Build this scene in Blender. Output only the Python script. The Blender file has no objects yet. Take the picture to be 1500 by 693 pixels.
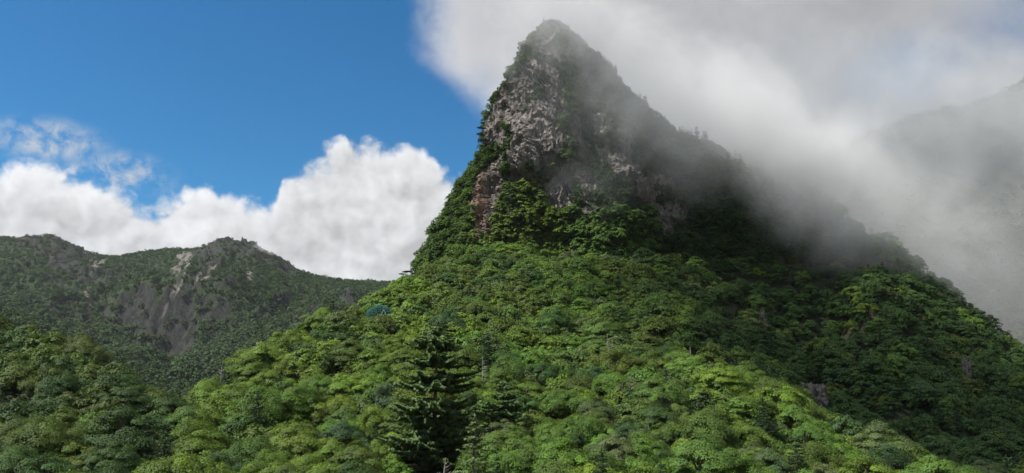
import bpy, bmesh, math, random
import numpy as np
from mathutils import Vector

random.seed(7)
rng = np.random.default_rng(7)
C = bpy.context.scene.collection
scene = bpy.context.scene

# ------------------------------------------------------------------ camera, sky, sun, exposure
PITCH = math.radians(12.4)
FPX = 1155.0                       # focal length in pixels of a 1500 px wide picture
cam_d = bpy.data.cameras.new('camera')
cam_d.sensor_width = 36.0
cam_d.lens = 36.0 * FPX / 1500.0
cam_d.clip_start = 0.1
cam_d.clip_end = 20000.0
cam = bpy.data.objects.new('camera', cam_d)
C.objects.link(cam)
cam.location = (0, 0, 0)
cam.rotation_euler = (math.radians(90) + PITCH, 0, 0)
scene.camera = cam

SUN_DIR = Vector((-0.57, -0.20, 0.80)).normalized()      # towards the sun
SUN_EL = math.asin(SUN_DIR.z)
SUN_AZ = math.atan2(SUN_DIR.x, SUN_DIR.y)
sun_d = bpy.data.lights.new('sun', 'SUN')
sun_d.energy = 5.0
sun_d.angle = math.radians(0.5)
sun_d.color = (1.0, 0.95, 0.87)
sun = bpy.data.objects.new('sun', sun_d)
sun.rotation_euler = SUN_DIR.to_track_quat('Z', 'Y').to_euler()
sun.location = (-300, 0, 400)
C.objects.link(sun)

scene.view_settings.view_transform = 'Standard'
scene.view_settings.look = 'None'
scene.view_settings.gamma = 1.0
scene.view_settings.use_curve_mapping = False
EXPOSURE = 0.53
scene.view_settings.exposure = EXPOSURE
scene.cycles.volume_bounces = 2
scene.cycles.max_bounces = 6
scene.cycles.diffuse_bounces = 3
scene.cycles.transmission_bounces = 4
scene.cycles.transparent_max_bounces = 16
scene.cycles.volume_step_rate = 1.4
scene.cycles.volume_max_steps = 256
scene.cycles.use_denoising = True


def at(px, py, Y):
    """the world point on the sight line of a picture point, at forward distance Y"""
    u = (px - 750.0) / FPX
    v = (346.5 - py) / FPX
    dy = math.cos(PITCH) - v * math.sin(PITCH)
    dz = math.sin(PITCH) + v * math.cos(PITCH)
    return np.array((u * Y / dy, Y, dz * Y / dy))


def project(P):
    P = np.asarray(P, float)
    f = P[:, 1] * math.cos(PITCH) + P[:, 2] * math.sin(PITCH)
    up = -P[:, 1] * math.sin(PITCH) + P[:, 2] * math.cos(PITCH)
    f = np.maximum(f, 1e-3)
    return 750 + FPX * P[:, 0] / f, 346.5 - FPX * up / f


def azel(px, py):
    p = at(px, py, 1.0)
    return math.atan2(p[0], p[1]), math.asin(p[2] / np.linalg.norm(p))


# ------------------------------------------------------------------ node helper
class NT:
    def __init__(s, tree):
        s.t = tree
        s.n = tree.nodes
        s.l = tree.links

    def new(s, typ, **kw):
        n = s.n.new(typ)
        for k, v in kw.items():
            setattr(n, k, v)
        return n

    def put(s, sock, v):
        if isinstance(v, bpy.types.NodeSocket):
            s.l.new(v, sock)
        else:
            sock.default_value = v

    def m(s, op, a, b=0.0, c=None, clamp=False):
        n = s.new('ShaderNodeMath', operation=op, use_clamp=clamp)
        s.put(n.inputs[0], a)
        s.put(n.inputs[1], b)
        if c is not None:
            s.put(n.inputs[2], c)
        return n.outputs[0]

    def vm(s, op, a, b=None, scale=None):
        n = s.new('ShaderNodeVectorMath', operation=op)
        s.put(n.inputs[0], a)
        if b is not None:
            s.put(n.inputs[1], b)
        if scale is not None:
            s.put(n.inputs['Scale'], scale)
        return n.outputs['Value'] if op in ('LENGTH', 'DOT_PRODUCT', 'DISTANCE') else n.outputs[0]

    def ramp(s, v, a, b, lo=0.0, hi=1.0, smooth=True):
        n = s.new('ShaderNodeMapRange', interpolation_type='SMOOTHSTEP' if smooth else 'LINEAR')
        s.put(n.inputs[0], v)
        for i, x in enumerate((a, b, lo, hi)):
            s.put(n.inputs[1 + i], x)
        return n.outputs[0]

    def mix(s, f, a, b, blend='MIX'):
        n = s.new('ShaderNodeMix', data_type='RGBA', blend_type=blend)
        s.put(n.inputs[0], f)
        s.put(n.inputs[6], a)
        s.put(n.inputs[7], b)
        return n.outputs[2]

    def noise(s, vec, scale, detail=4.0, rough=0.5, dist=0.0):
        n = s.new('ShaderNodeTexNoise')
        s.put(n.inputs['Vector'], vec)
        n.inputs['Scale'].default_value = scale
        n.inputs['Detail'].default_value = detail
        n.inputs['Roughness'].default_value = rough
        n.inputs['Distortion'].default_value = dist
        return n.outputs[0]

    def curve(s, v, pts):
        n = s.new('ShaderNodeFloatCurve')
        c = n.mapping.curves[0]
        while len(c.points) > 2:
            c.points.remove(c.points[-2])
        pts = sorted(pts)
        c.points[0].location = pts[0]
        c.points[-1].location = pts[-1]
        for p in pts[1:-1]:
            c.points.new(*p)
        n.mapping.update()
        s.put(n.inputs[1], v)
        return n.outputs[0]


def rgb(r, g, b):
    return (r, g, b, 1.0)


# ------------------------------------------------------------------ world: Nishita sky and the far cloud decks
world = bpy.data.worlds.new('World')
scene.world = world
world.use_nodes = True
W = NT(world.node_tree)
W.n.clear()
w_out = W.new('ShaderNodeOutputWorld')
w_bg = W.new('ShaderNodeBackground')
sky = W.new('ShaderNodeTexSky', sky_type='NISHITA', sun_disc=False)
sky.sun_elevation = SUN_EL
sky.sun_rotation = SUN_AZ
sky.altitude = 1200.0
sky.air_density = 1.0
sky.dust_density = 0.25
sky.ozone_density = 3.2
SKY_STRENGTH = 0.12
w_bg.inputs['Strength'].default_value = SKY_STRENGTH
tc = W.new('ShaderNodeTexCoord')
gen = tc.outputs['Generated']
sep = W.new('ShaderNodeSeparateXYZ')
W.put(sep.inputs[0], gen)
az = W.m('ARCTAN2', sep.outputs[0], sep.outputs[1])
el = W.m('ARCSINE', sep.outputs[2])
n_low = W.noise(gen, 7.0, 5.0, 0.55)
n_mid = W.noise(gen, 16.0, 9.0, 0.60, 0.35)
n_fine = W.noise(gen, 50.0, 8.0, 0.62, 0.4)
low = W.m('SUBTRACT', n_low, 0.5)
mid = W.m('SUBTRACT', n_mid, 0.5)
fine = W.m('SUBTRACT', n_fine, 0.5)
# cumulus bank low on the left
AZ0, AZ1, EL1 = -0.75, 0.75, 0.6
azn = W.m('DIVIDE', W.m('SUBTRACT', az, AZ0), AZ1 - AZ0)
prof = [(-180, 215), (-60, 232), (0, 243), (60, 236), (110, 236), (150, 252), (200, 275), (245, 292), (275, 283), (305, 268), (340, 272), (372, 290),
        (400, 293), (413, 258), (440, 236), (475, 216), (510, 205), (560, 203), (605, 207), (632, 224), (655, 240), (675, 243), (700, 232), (730, 232), (780, 260)]
pts = []
for px, py in prof:
    a, e = azel(px, py)
    pts.append(((a - AZ0) / (AZ1 - AZ0), e / EL1))
pts = [(0.0, pts[0][1])] + pts + [(1.0, 0.12)]
top = W.m('MULTIPLY', W.curve(azn, pts), EL1)
def puffs(vec):
    wv_ = W.new('ShaderNodeTexNoise')
    W.put(wv_.inputs['Vector'], vec)
    wv_.inputs['Scale'].default_value = 30.0
    wv_.inputs['Detail'].default_value = 5.0
    wrp = W.vm('ADD', vec, W.vm('SCALE', W.vm('SUBTRACT', wv_.outputs['Color'], (0.5, 0.5, 0.5)), scale=0.035))
    tot = None
    for sc_, am_ in ((14.0, 1.0), (32.0, 0.50), (75.0, 0.24)):
        v_ = W.new('ShaderNodeTexVoronoi', feature='SMOOTH_F1')
        W.put(v_.inputs['Vector'], wrp)
        v_.inputs['Scale'].default_value = sc_
        v_.inputs['Smoothness'].default_value = 0.35
        x_ = W.m('MULTIPLY', W.m('SUBTRACT', 0.45, v_.outputs['Distance']), am_)
        tot = x_ if tot is None else W.m('ADD', tot, x_)
    return tot
pf = puffs(gen)
pf_s = puffs(W.vm('ADD', gen, (-0.010, 0.0, 0.013)))
d1 = W.m('SUBTRACT', top, el)
d1 = W.m('ADD', d1, W.m('MULTIPLY', pf, 0.042))
d1 = W.m('ADD', d1, W.m('MULTIPLY', mid, 0.022))
d1 = W.m('ADD', d1, W.m('MULTIPLY', fine, 0.030))
m1 = W.ramp(d1, -0.005, 0.017)
m1 = W.m('MULTIPLY', m1, W.ramp(az, 0.02, 0.10, 1.0, 0.0))
# billow shading of the cumulus: bright rims and grey bellies
relief = W.m('SUBTRACT', pf, pf_s)
sh1 = W.m('ADD', 0.76, W.m('MULTIPLY', relief, 0.42))
sh1 = W.m('ADD', sh1, W.m('MULTIPLY', low, 0.55))
sh1 = W.m('ADD', sh1, W.m('MULTIPLY', mid, 0.20))
sh1 = W.m('ADD', sh1, W.ramp(d1, 0.0, 0.05, 0.10, 0.0))
sh1 = W.m('SUBTRACT', sh1, W.ramp(d1, 0.03, 0.17, 0.0, 0.12))
sh1 = W.m('MINIMUM', W.m('MAXIMUM', sh1, 0.52), 0.95)
# wisps above its left shoulder
def ell(px, py, rx, ry, soft=0.6):
    a, e = azel(px, py)
    u = W.m('DIVIDE', W.m('SUBTRACT', az, a), rx / FPX)
    v = W.m('DIVIDE', W.m('SUBTRACT', el, e), ry / FPX)
    r = W.m('SQRT', W.m('ADD', W.m('MULTIPLY', u, u), W.m('MULTIPLY', v, v)))
    return W.ramp(r, soft, 1.0, 1.0, 0.0)
wz = W.m('MAXIMUM', W.m('MAXIMUM', ell(70, 205, 95, 38, 0.2), ell(175, 255, 90, 40, 0.2)), W.m('MULTIPLY', ell(455, 300, 60, 22, 0.1), 0.5))
m_w = W.m('MULTIPLY', wz, W.ramp(W.m('ADD', W.m('MULTIPLY', mid, 1.0), W.m('MULTIPLY', fine, 1.2)), -0.20, 0.28), clamp=True)
m_w = W.m('MULTIPLY', m_w, 0.80)
# the high bank over and behind the peak
edge = [(-150, 560), (0, 600), (60, 606), (100, 622), (130, 668), (160, 705), (200, 745), (260, 800), (330, 820)]
epts = []
for py, px in edge:
    a, e = azel(px, py)
    epts.append((e / EL1, (a - AZ0) / (AZ1 - AZ0)))
epts = [(0.0, epts[-1][1])] + epts + [(1.0, epts[0][1])]
eln = W.m('DIVIDE', el, EL1)
azb = W.m('ADD', W.m('MULTIPLY', W.curve(eln, epts), AZ1 - AZ0), AZ0)
d2 = W.m('SUBTRACT', az, azb)
d2 = W.m('ADD', d2, W.m('MULTIPLY', low, 0.10))
d2 = W.m('ADD', d2, W.m('MULTIPLY', mid, 0.055))
d2 = W.m('ADD', d2, W.m('MULTIPLY', fine, 0.018))
m2 = W.ramp(d2, -0.020, 0.075)
hole = W.m('MAXIMUM', W.m('MULTIPLY', ell(1330, 112, 130, 80, 0.0), 1.0), W.m('MULTIPLY', ell(1500, 30, 150, 80, 0.0), 0.55))
hole = W.m('MAXIMUM', hole, W.m('MULTIPLY', ell(700, 135, 60, 60, 0.0), 0.45))
m2 = W.m('MULTIPLY', m2, W.m('SUBTRACT', 1.0, W.m('MULTIPLY', hole, W.ramp(mid, -0.25, 0.15, 1.0, 0.55))))
sh2 = W.m('ADD', 0.46, W.m('MULTIPLY', low, 0.22))
sh2 = W.m('ADD', sh2, W.m('MULTIPLY', mid, 0.10))
sh2 = W.m('ADD', sh2, W.ramp(az, -0.10, 0.45, 0.08, -0.02))
sh2 = W.m('ADD', sh2, W.ramp(d2, 0.0, 0.13, 0.16, 0.0))
sh2 = W.m('ADD', sh2, W.m('MULTIPLY', fine, 0.05))
K = 1.0 / (SKY_STRENGTH * 2 ** EXPOSURE)
def grey(v, tint):
    n = W.new('ShaderNodeCombineColor')
    for i in range(3):
        W.put(n.inputs[i], W.m('MULTIPLY', v, K * tint[i]))
    return n.outputs[0]
hsv = W.new('ShaderNodeHueSaturation')
hsv.inputs['Saturation'].default_value = 1.25
hsv.inputs['Value'].default_value = 0.95
W.put(hsv.inputs['Color'], sky.outputs[0])
col = W.mix(1.0, hsv.outputs[0], rgb(0.36, 0.76, 0.78), 'MULTIPLY')
col = W.mix(m_w, col, grey(0.66, (0.97, 1.0, 1.04)))
col = W.mix(m1, col, grey(sh1, (0.985, 1.0, 1.02)))
col = W.mix(m2, col, grey(sh2, (0.985, 1.0, 1.05)))
W.put(w_bg.inputs['Color'], col)
W.put(w_out.inputs['Surface'], w_bg.outputs[0])


# ------------------------------------------------------------------ numeric noise
_perm = np.random.default_rng(3).permutation(256)
_perm = np.concatenate([_perm, _perm, _perm])
_grad = np.array([(1, 1, 0), (-1, 1, 0), (1, -1, 0), (-1, -1, 0), (1, 0, 1), (-1, 0, 1), (1, 0, -1), (-1, 0, -1),
                  (0, 1, 1), (0, -1, 1), (0, 1, -1), (0, -1, -1), (1, 1, 0), (-1, 1, 0), (0, -1, 1), (0, -1, -1)], float)


def perlin(P):
    P = np.asarray(P, float)
    I = np.floor(P).astype(int)
    f = P - I
    I &= 255
    u = f * f * f * (f * (f * 6 - 15) + 10)
    out = 0
    for dx in (0, 1):
        for dy in (0, 1):
            for dz in (0, 1):
                h = _perm[_perm[_perm[I[:, 0] + dx] + I[:, 1] + dy] + I[:, 2] + dz] & 15
                g = _grad[h]
                dot = g[:, 0] * (f[:, 0] - dx) + g[:, 1] * (f[:, 1] - dy) + g[:, 2] * (f[:, 2] - dz)
                w = (u[:, 0] if dx else 1 - u[:, 0]) * (u[:, 1] if dy else 1 - u[:, 1]) * (u[:, 2] if dz else 1 - u[:, 2])
                out = out + dot * w
    return out


def fbm(P, octaves=4, gain=0.5, ridged=False):
    P = np.asarray(P, float)
    a, s, out = 1.0, 1.0, 0.0
    for i in range(octaves):
        n = perlin(P * s + 17.3 * i)
        if ridged:
            n = 0.5 - np.abs(n) * 1.4
        out = out + a * n
        a *= gain
        s *= 2.03
    return out


def xyz(x, y, z=None):
    return np.stack([x, y, np.zeros_like(x) if z is None else z], axis=1)


def inside(poly, px, py):
    r = np.zeros(px.shape, bool)
    n = len(poly)
    for i in range(n):
        x0, y0 = poly[i]
        x1, y1 = poly[(i + 1) % n]
        c = ((y0 > py) != (y1 > py)) & (px < (x1 - x0) * (py - y0) / ((y1 - y0) or 1e-9) + x0)
        r ^= c
    return r


def facets(P, seed=0, tilt=1.0):
    """broken rock: every Voronoi block is a plane with its own tilt and step"""
    P = np.asarray(P, float)
    I = np.floor(P).astype(int)
    best = np.full(len(P), 9e9)
    out = np.zeros(len(P))
    for dx in (-1, 0, 1):
        for dy in (-1, 0, 1):
            for dz in (-1, 0, 1):
                J = I + (dx, dy, dz)
                h = _perm[_perm[_perm[(J[:, 0] + seed) & 255] + (J[:, 1] & 255)] + (J[:, 2] & 255)]
                rnd = [(_perm[(h + 37 * k) % 256 + k]) / 255.0 for k in range(7)]
                c = J + np.stack(rnd[:3], 1)
                d = P - c
                d2 = (d * d).sum(1)
                g = (np.stack(rnd[3:6], 1) - 0.5) * 2 * tilt
                v = (g * d).sum(1) + (rnd[6] - 0.5) * 0.8
                m_ = d2 < best
                best[m_] = d2[m_]
                out[m_] = v[m_]
    return out


class Surface:
    """a smooth height field z(x, y) through a set of points (thin plate spline)"""
    def __init__(s, pts, lam=1.0):
        P = np.array(pts, float)
        s.c = P[:, :2]
        n = len(P)
        A = np.zeros((n + 3, n + 3))
        A[:n, :n] = s.k(s.c, s.c) + lam * np.eye(n)
        A[:n, n] = 1
        A[:n, n + 1:] = s.c
        A[n, :n] = 1
        A[n + 1:, :n] = s.c.T
        s.w = np.linalg.solve(A, np.concatenate([P[:, 2], np.zeros(3)]))

    @staticmethod
    def k(a, b):
        d2 = ((a[:, None, :] - b[None, :, :]) ** 2).sum(-1)
        return 0.5 * d2 * np.log(d2 + 1e-9)

    def __call__(s, x, y):
        x = np.asarray(x, float)
        y = np.asarray(y, float)
        q = np.stack([x.ravel(), y.ravel()], 1)
        out = np.empty(len(q))
        for i in range(0, len(q), 20000):
            b = q[i:i + 20000]
            out[i:i + 20000] = s.k(b, s.c) @ s.w[:len(s.c)] + s.w[len(s.c)] + b @ s.w[len(s.c) + 1:]
        return out.reshape(x.shape)


# ------------------------------------------------------------------ mesh helpers
def mesh_from(name, V, F, mat=None, smooth=False):
    """V (n,3); F (m,k) all with the same corner count"""
    V = np.asarray(V, np.float32)
    F = np.asarray(F, np.int32)
    me = bpy.data.meshes.new(name)
    me.vertices.add(len(V))
    me.vertices.foreach_set('co', V.ravel())
    k = F.shape[1]
    me.loops.add(F.size)
    me.loops.foreach_set('vertex_index', F.ravel())
    me.polygons.add(len(F))
    me.polygons.foreach_set('loop_start', np.arange(0, F.size, k, dtype=np.int32))
    me.polygons.foreach_set('use_smooth', np.full(len(F), smooth, bool))
    me.update(calc_edges=True)
    if mat is not None:
        me.materials.append(mat)
    return me


def attr(me, name, vals, typ='FLOAT', domain='POINT'):
    a = me.attributes.new(name, typ, domain)
    v = np.asarray(vals, np.float32)
    if typ == 'FLOAT':
        a.data.foreach_set('value', v.ravel())
    elif typ == 'FLOAT_COLOR':
        a.data.foreach_set('color', v.ravel())
    return a


def link(name, me, parent=None):
    o = bpy.data.objects.new(name, me)
    C.objects.link(o)
    if parent is not None:
        o.parent = parent
    return o


def empty(name, loc, rz=0.0, s=1.0):
    o = bpy.data.objects.new(name, None)
    o.empty_display_size = 0.3
    C.objects.link(o)
    o.location = loc
    o.rotation_euler = (0, 0, rz)
    o.scale = (s, s, s)
    return o


def tag(o, label=None, category=None, group=None, kind=None):
    for k, v in (('label', label), ('category', category), ('group', group), ('kind', kind)):
        if v:
            o[k] = v
    return o


def grid_mesh(name, xs, ys, Z, mat):
    X, Y = np.meshgrid(xs, ys)
    V = np.stack([X.ravel(), Y.ravel(), Z.ravel()], 1)
    nx, ny = len(xs), len(ys)
    i = np.arange(ny - 1)[:, None] * nx + np.arange(nx - 1)[None, :]
    F = np.stack([i, i + 1, i + nx + 1, i + nx], -1).reshape(-1, 4)
    return mesh_from(name, V, F, mat, True)


def tube(path, radii, sides=6):
    """vertices and quads of a tapered tube along a path"""
    path = np.asarray(path, float)
    n = len(path)
    T = np.gradient(path, axis=0)
    T /= np.linalg.norm(T, axis=1)[:, None] + 1e-9
    ref = np.array((0.0, 0.0, 1.0)) if abs(T[0, 2]) < 0.8 else np.array((1.0, 0.0, 0.0))
    U = np.cross(T, ref)
    U /= np.linalg.norm(U, axis=1)[:, None] + 1e-9
    Wv = np.cross(T, U)
    a = np.linspace(0, 2 * math.pi, sides, endpoint=False)
    V = path[:, None, :] + np.asarray(radii)[:, None, None] * (U[:, None, :] * np.cos(a)[None, :, None] + Wv[:, None, :] * np.sin(a)[None, :, None])
    i = np.arange(n - 1)[:, None] * sides
    j = np.arange(sides)[None, :]
    j2 = (j + 1) % sides
    F = np.stack([i + j, i + j2, i + sides + j2, i + sides + j], -1).reshape(-1, 4)
    return V.reshape(-1, 3), F


class Geo:
    def __init__(s):
        s.V, s.F, s.n = [], [], 0

    def add(s, V, F):
        s.V.append(np.asarray(V, float))
        s.F.append(np.asarray(F, int) + s.n)
        s.n += len(V)

    def tube(s, path, radii, sides=6):
        s.add(*tube(path, radii, sides))

    def mesh(s, name, mat, smooth=True):
        return mesh_from(name, np.concatenate(s.V), np.concatenate(s.F), mat, smooth)


# ------------------------------------------------------------------ materials
def new_mat(name):
    m = bpy.data.materials.new(name)
    m.use_nodes = True
    t = NT(m.node_tree)
    t.n.clear()
    out = t.new('ShaderNodeOutputMaterial')
    return m, t, out


def leaf_material(name, source):
    """source: 'object' takes the colour of the object, 'instancer' that of the instanced point"""
    m, t, out = new_mat(name)
    if source == 'object':
        base = t.new('ShaderNodeObjectInfo').outputs['Color']
    else:
        a = t.new('ShaderNodeAttribute', attribute_type='INSTANCER', attribute_name='tint')
        base = a.outputs['Color']
    lt = t.new('ShaderNodeAttribute', attribute_name='leaf_tint').outputs['Fac']
    warm = t.new('ShaderNodeAttribute', attribute_name='leaf_warm').outputs['Fac']
    c = t.mix(t.m('MULTIPLY', warm, 0.55), base, t.mix(1.0, base, rgb(1.22, 1.12, 0.65), 'MULTIPLY'))
    n = t.new('ShaderNodeCombineColor')
    for i in range(3):
        t.put(n.inputs[i], lt)
    c = t.mix(1.0, c, n.outputs[0], 'MULTIPLY')
    p = t.new('ShaderNodeBsdfPrincipled')
    t.put(p.inputs['Base Color'], c)
    p.inputs['Roughness'].default_value = 0.55
    p.inputs['Specular IOR Level'].default_value = 0.18
    tr = t.new('ShaderNodeBsdfTranslucent')
    t.put(tr.inputs['Color'], t.mix(1.0, c, rgb(1.5, 1.35, 0.6), 'MULTIPLY'))
    mx = t.new('ShaderNodeMixShader')
    mx.inputs[0].default_value = 0.22
    t.put(mx.inputs[1], p.outputs[0])
    t.put(mx.inputs[2], tr.outputs[0])
    t.put(out.inputs['Surface'], mx.outputs[0])
    return m


M_leaf = leaf_material('leaf', 'object')
M_leaf_far = leaf_material('leaf_mass', 'instancer')


def bark_material(name, a, b):
    m, t, out = new_mat(name)
    tcn = t.new('ShaderNodeTexCoord').outputs['Object']
    v = t.vm('MULTIPLY', tcn, (6.0, 6.0, 1.2))
    nz = t.noise(v, 2.0, 5.0, 0.6)
    p = t.new('ShaderNodeBsdfPrincipled')
    t.put(p.inputs['Base Color'], t.mix(t.ramp(nz, 0.35, 0.65), a, b))
    p.inputs['Roughness'].default_value = 0.9
    bp = t.new('ShaderNodeBump')
    bp.inputs['Strength'].default_value = 0.6
    bp.inputs['Distance'].default_value = 0.03
    t.put(bp.inputs['Height'], nz)
    t.put(p.inputs['Normal'], bp.outputs[0])
    t.put(out.inputs['Surface'], p.outputs[0])
    return m


M_bark = bark_material('bark', rgb(0.07, 0.055, 0.042), rgb(0.17, 0.145, 0.12))
M_dead = bark_material('dead_wood', rgb(0.13, 0.11, 0.095), rgb(0.30, 0.27, 0.245))


def ground_material(name, a, b, c):
    m, t, out = new_mat(name)
    pos = t.new('ShaderNodeNewGeometry').outputs['Position']
    n1 = t.noise(pos, 0.12, 8.0, 0.6)
    n2 = t.noise(pos, 1.1, 6.0, 0.65)
    col = t.mix(t.ramp(n1, 0.4, 0.6), a, b)
    col = t.mix(t.ramp(n2, 0.52, 0.68), col, c)
    p = t.new('ShaderNodeBsdfPrincipled')
    t.put(p.inputs['Base Color'], col)
    p.inputs['Roughness'].default_value = 0.95
    bp = t.new('ShaderNodeBump')
    bp.inputs['Strength'].default_value = 0.8
    bp.inputs['Distance'].default_value = 0.4
    t.put(bp.inputs['Height'], n2)
    t.put(p.inputs['Normal'], bp.outputs[0])
    t.put(out.inputs['Surface'], p.outputs[0])
    return m


M_soil = ground_material('forest_floor', rgb(0.030, 0.040, 0.014), rgb(0.045, 0.048, 0.020), rgb(0.06, 0.05, 0.03))


def rock_material(name, scale, veg_col, streak, dark, light, strength=1.0, cracks=0.75):
    """bare rock with fractures and streaks; the vertex attribute veg turns it to plant cover, rust to iron stain, pale to fresh scree"""
    m, t, out = new_mat(name)
    pos = t.new('ShaderNodeNewGeometry').outputs['Position']
    w = t.vm('ADD', pos, t.vm('SCALE', t.new('ShaderNodeTexNoise').outputs[1], scale=0.0))
    sv = t.vm('MULTIPLY', pos, (1.0, 1.0, streak))
    n1 = t.noise(pos, 0.11 * scale, 8.0, 0.62)
    n2 = t.noise(sv, 0.85 * scale, 9.0, 0.72, 0.9)
    n3 = t.noise(sv, 2.8 * scale, 6.0, 0.7, 0.6)
    vo = t.new('ShaderNodeTexVoronoi', feature='DISTANCE_TO_EDGE')
    wv = t.vm('ADD', sv, t.vm('SCALE', t.vm('SUBTRACT', t.vm('MULTIPLY', n2, (1, 1, 1)), (0.5, 0.5, 0.5)), scale=3.0))
    t.put(vo.inputs['Vector'], wv)
    vo.inputs['Scale'].default_value = 0.8 * scale
    crack = t.ramp(vo.outputs['Distance'], 0.0, 0.09, 1.0, 0.0)
    col = t.mix(t.ramp(n2, 0.36, 0.66), dark, light)
    col = t.mix(t.m('MULTIPLY', t.ramp(n1, 0.45, 0.62), 0.6), col, t.mix(1.0, col, rgb(0.74, 0.73, 0.72), 'MULTIPLY'))
    col = t.mix(t.m('MULTIPLY', t.ramp(n3, 0.56, 0.72), 0.4), col, t.mix(1.0, light, rgb(1.12, 1.12, 1.10), 'MULTIPLY'))
    col = t.mix(t.m('MULTIPLY', crack, cracks), col, t.mix(1.0, dark, rgb(0.45, 0.42, 0.42), 'MULTIPLY'))
    rust = t.new('ShaderNodeAttribute', attribute_name='rust').outputs['Fac']
    col = t.mix(t.m('MULTIPLY', rust, t.ramp(n2, 0.38, 0.6), clamp=True), col, rgb(0.30, 0.165, 0.095))
    pale = t.new('ShaderNodeAttribute', attribute_name='pale').outputs['Fac']
    col = t.mix(t.m('MULTIPLY', pale, t.ramp(n2, 0.30, 0.55), clamp=True), col, rgb(0.20, 0.178, 0.155))
    veg = t.new('ShaderNodeAttribute', attribute_name='veg').outputs['Fac']
    vm_ = t.ramp(t.m('ADD', veg, t.m('MULTIPLY', t.m('SUBTRACT', n3, 0.5), 1.3)), 0.42, 0.62)
    col = t.mix(vm_, col, veg_col)
    p = t.new('ShaderNodeBsdfPrincipled')
    t.put(p.inputs['Base Color'], col)
    p.inputs['Roughness'].default_value = 0.9
    p.inputs['Specular IOR Level'].default_value = 0.25
    h = t.m('ADD', t.m('MULTIPLY', n2, 1.0), t.m('MULTIPLY', n3, 0.45))
    h = t.m('SUBTRACT', h, t.m('MULTIPLY', crack, 0.5 * cracks))
    bp = t.new('ShaderNodeBump')
    bp.inputs['Strength'].default_value = strength
    bp.inputs['Distance'].default_value = 0.8 / scale
    t.put(bp.inputs['Height'], h)
    t.put(p.inputs['Normal'], bp.outputs[0])
    t.put(out.inputs['Surface'], p.outputs[0])
    return m


M_crag = rock_material('crag_rock', 1.0, rgb(0.040, 0.060, 0.018), 0.26, rgb(0.135, 0.120, 0.107), rgb(0.355, 0.322, 0.29), cracks=0.35)
M_far = rock_material('far_rock', 0.30, rgb(0.030, 0.048, 0.018), 0.5, rgb(0.014, 0.016, 0.014), rgb(0.060, 0.060, 0.052), cracks=0.0)


def plain_mat(name, col, rough=0.5, metal=0.0):
    m, t, out = new_mat(name)
    pos = t.new('ShaderNodeNewGeometry').outputs['Position']
    n = t.noise(pos, 3.0, 4.0, 0.6)
    p = t.new('ShaderNodeBsdfPrincipled')
    t.put(p.inputs['Base Color'], t.mix(t.ramp(n, 0.3, 0.7), rgb(*[c * 0.8 for c in col]), rgb(*col)))
    p.inputs['Roughness'].default_value = rough
    p.inputs['Metallic'].default_value = metal
    t.put(out.inputs['Surface'], p.outputs[0])
    return m


# ------------------------------------------------------------------ the land: control points as (picture x, picture y, forward distance) of the canopy top
near_pts = """
-250 693 46;-100 693 46;100 693 47;300 693 48;500 693 48;700 693 48;900 693 48;1100 693 49;1230 693 54
-200 425 128;-120 440 124;0 470 114;60 488 110;110 508 104;180 538 98;250 574 92;-200 560 90;-200 640 62
0 510 100;0 550 85;0 620 64;120 560 86;120 620 64;250 600 80;250 640 62;180 580 84
0 590 190;120 640 190;250 660 190;-150 590 200;100 665 260;300 665 230;0 645 300;-200 600 320;200 680 330
290 572 98;330 556 106;370 536 113;430 497 123;500 462 134;560 428 148;610 398 165
340 660 190;430 640 200;520 600 215;590 560 235;450 680 280;600 640 300
330 620 70;400 600 80;400 560 97;500 600 80;500 540 101;500 500 117;600 640 62;600 590 80;600 530 102;600 480 122;600 435 145;660 400 165
700 640 62;700 590 80;700 540 99;700 490 119;700 440 141;700 398 166;750 370 185;650 375 190
800 640 62;800 590 80;800 540 99;800 490 119;800 440 143;800 390 172;850 355 198
900 640 62;900 590 79;900 540 97;900 490 117;900 440 143;900 390 174;950 345 208
1000 640 62;1000 590 78;1000 540 97;1000 490 120;1000 440 148;980 400 178;1100 640 62;1100 590 78;1090 548 95
1040 480 127;1180 602 86;1250 652 73;1320 695 64;1200 645 66;1400 720 62
1110 535 135;1185 628 116;1270 690 104;1060 478 160;1120 525 158;1190 582 146;1255 640 132;1060 430 182
1050 395 200;1100 430 194;1130 475 184;1150 350 216;1090 318 224;1130 300 232;1085 275 236;1160 420 205;1215 430 208;1222 530 176;1195 490 188
1260 600 142;1260 550 150;1265 500 164;1265 450 181;1265 400 200;1210 350 224;1200 310 240
1350 693 112;1350 640 126;1350 580 141;1350 520 158;1350 460 178;1450 693 112;1450 640 128;1450 585 148;1450 530 166;1600 693 108;1620 650 130
1130 250 258;1200 285 256;1290 340 238;1380 398 216;1430 470 196;1500 560 176;1580 610 166;1700 640 160
1250 440 310;1400 520 265;1500 640 230;1150 400 340;1650 690 215;1350 600 330
1030 220 234;1080 238 242;960 262 245;985 262 232;1000 330 285;1060 350 300;1010 310 212
800 470 300;650 580 290;900 420 310;550 690 360;800 650 400;1100 600 420
""".replace('\n', ';').split(';')
CAN = 3.7
P = []
for s_ in near_pts:
    if s_.strip():
        a, b, c = map(float, s_.split())
        q = at(a, b, c)
        q[2] -= CAN
        P.append(q)
crests = [(-120, 440, 124), (0, 470, 114), (60, 488, 110), (110, 508, 104), (180, 538, 98), (250, 574, 92), (290, 572, 98), (330, 556, 106), (370, 536, 113), (430, 497, 123),
          (500, 462, 134), (560, 428, 148)]
for c_ in crests:
    q = at(*c_)
    h_ = q[:2] / np.linalg.norm(q[:2])
    P.append((q[0] + h_[0] * 13, q[1] + h_[1] * 13, q[2] - CAN - 3.0))
    P.append((q[0] + h_[0] * 32, q[1] + h_[1] * 32, q[2] - CAN - 13.0))
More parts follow.
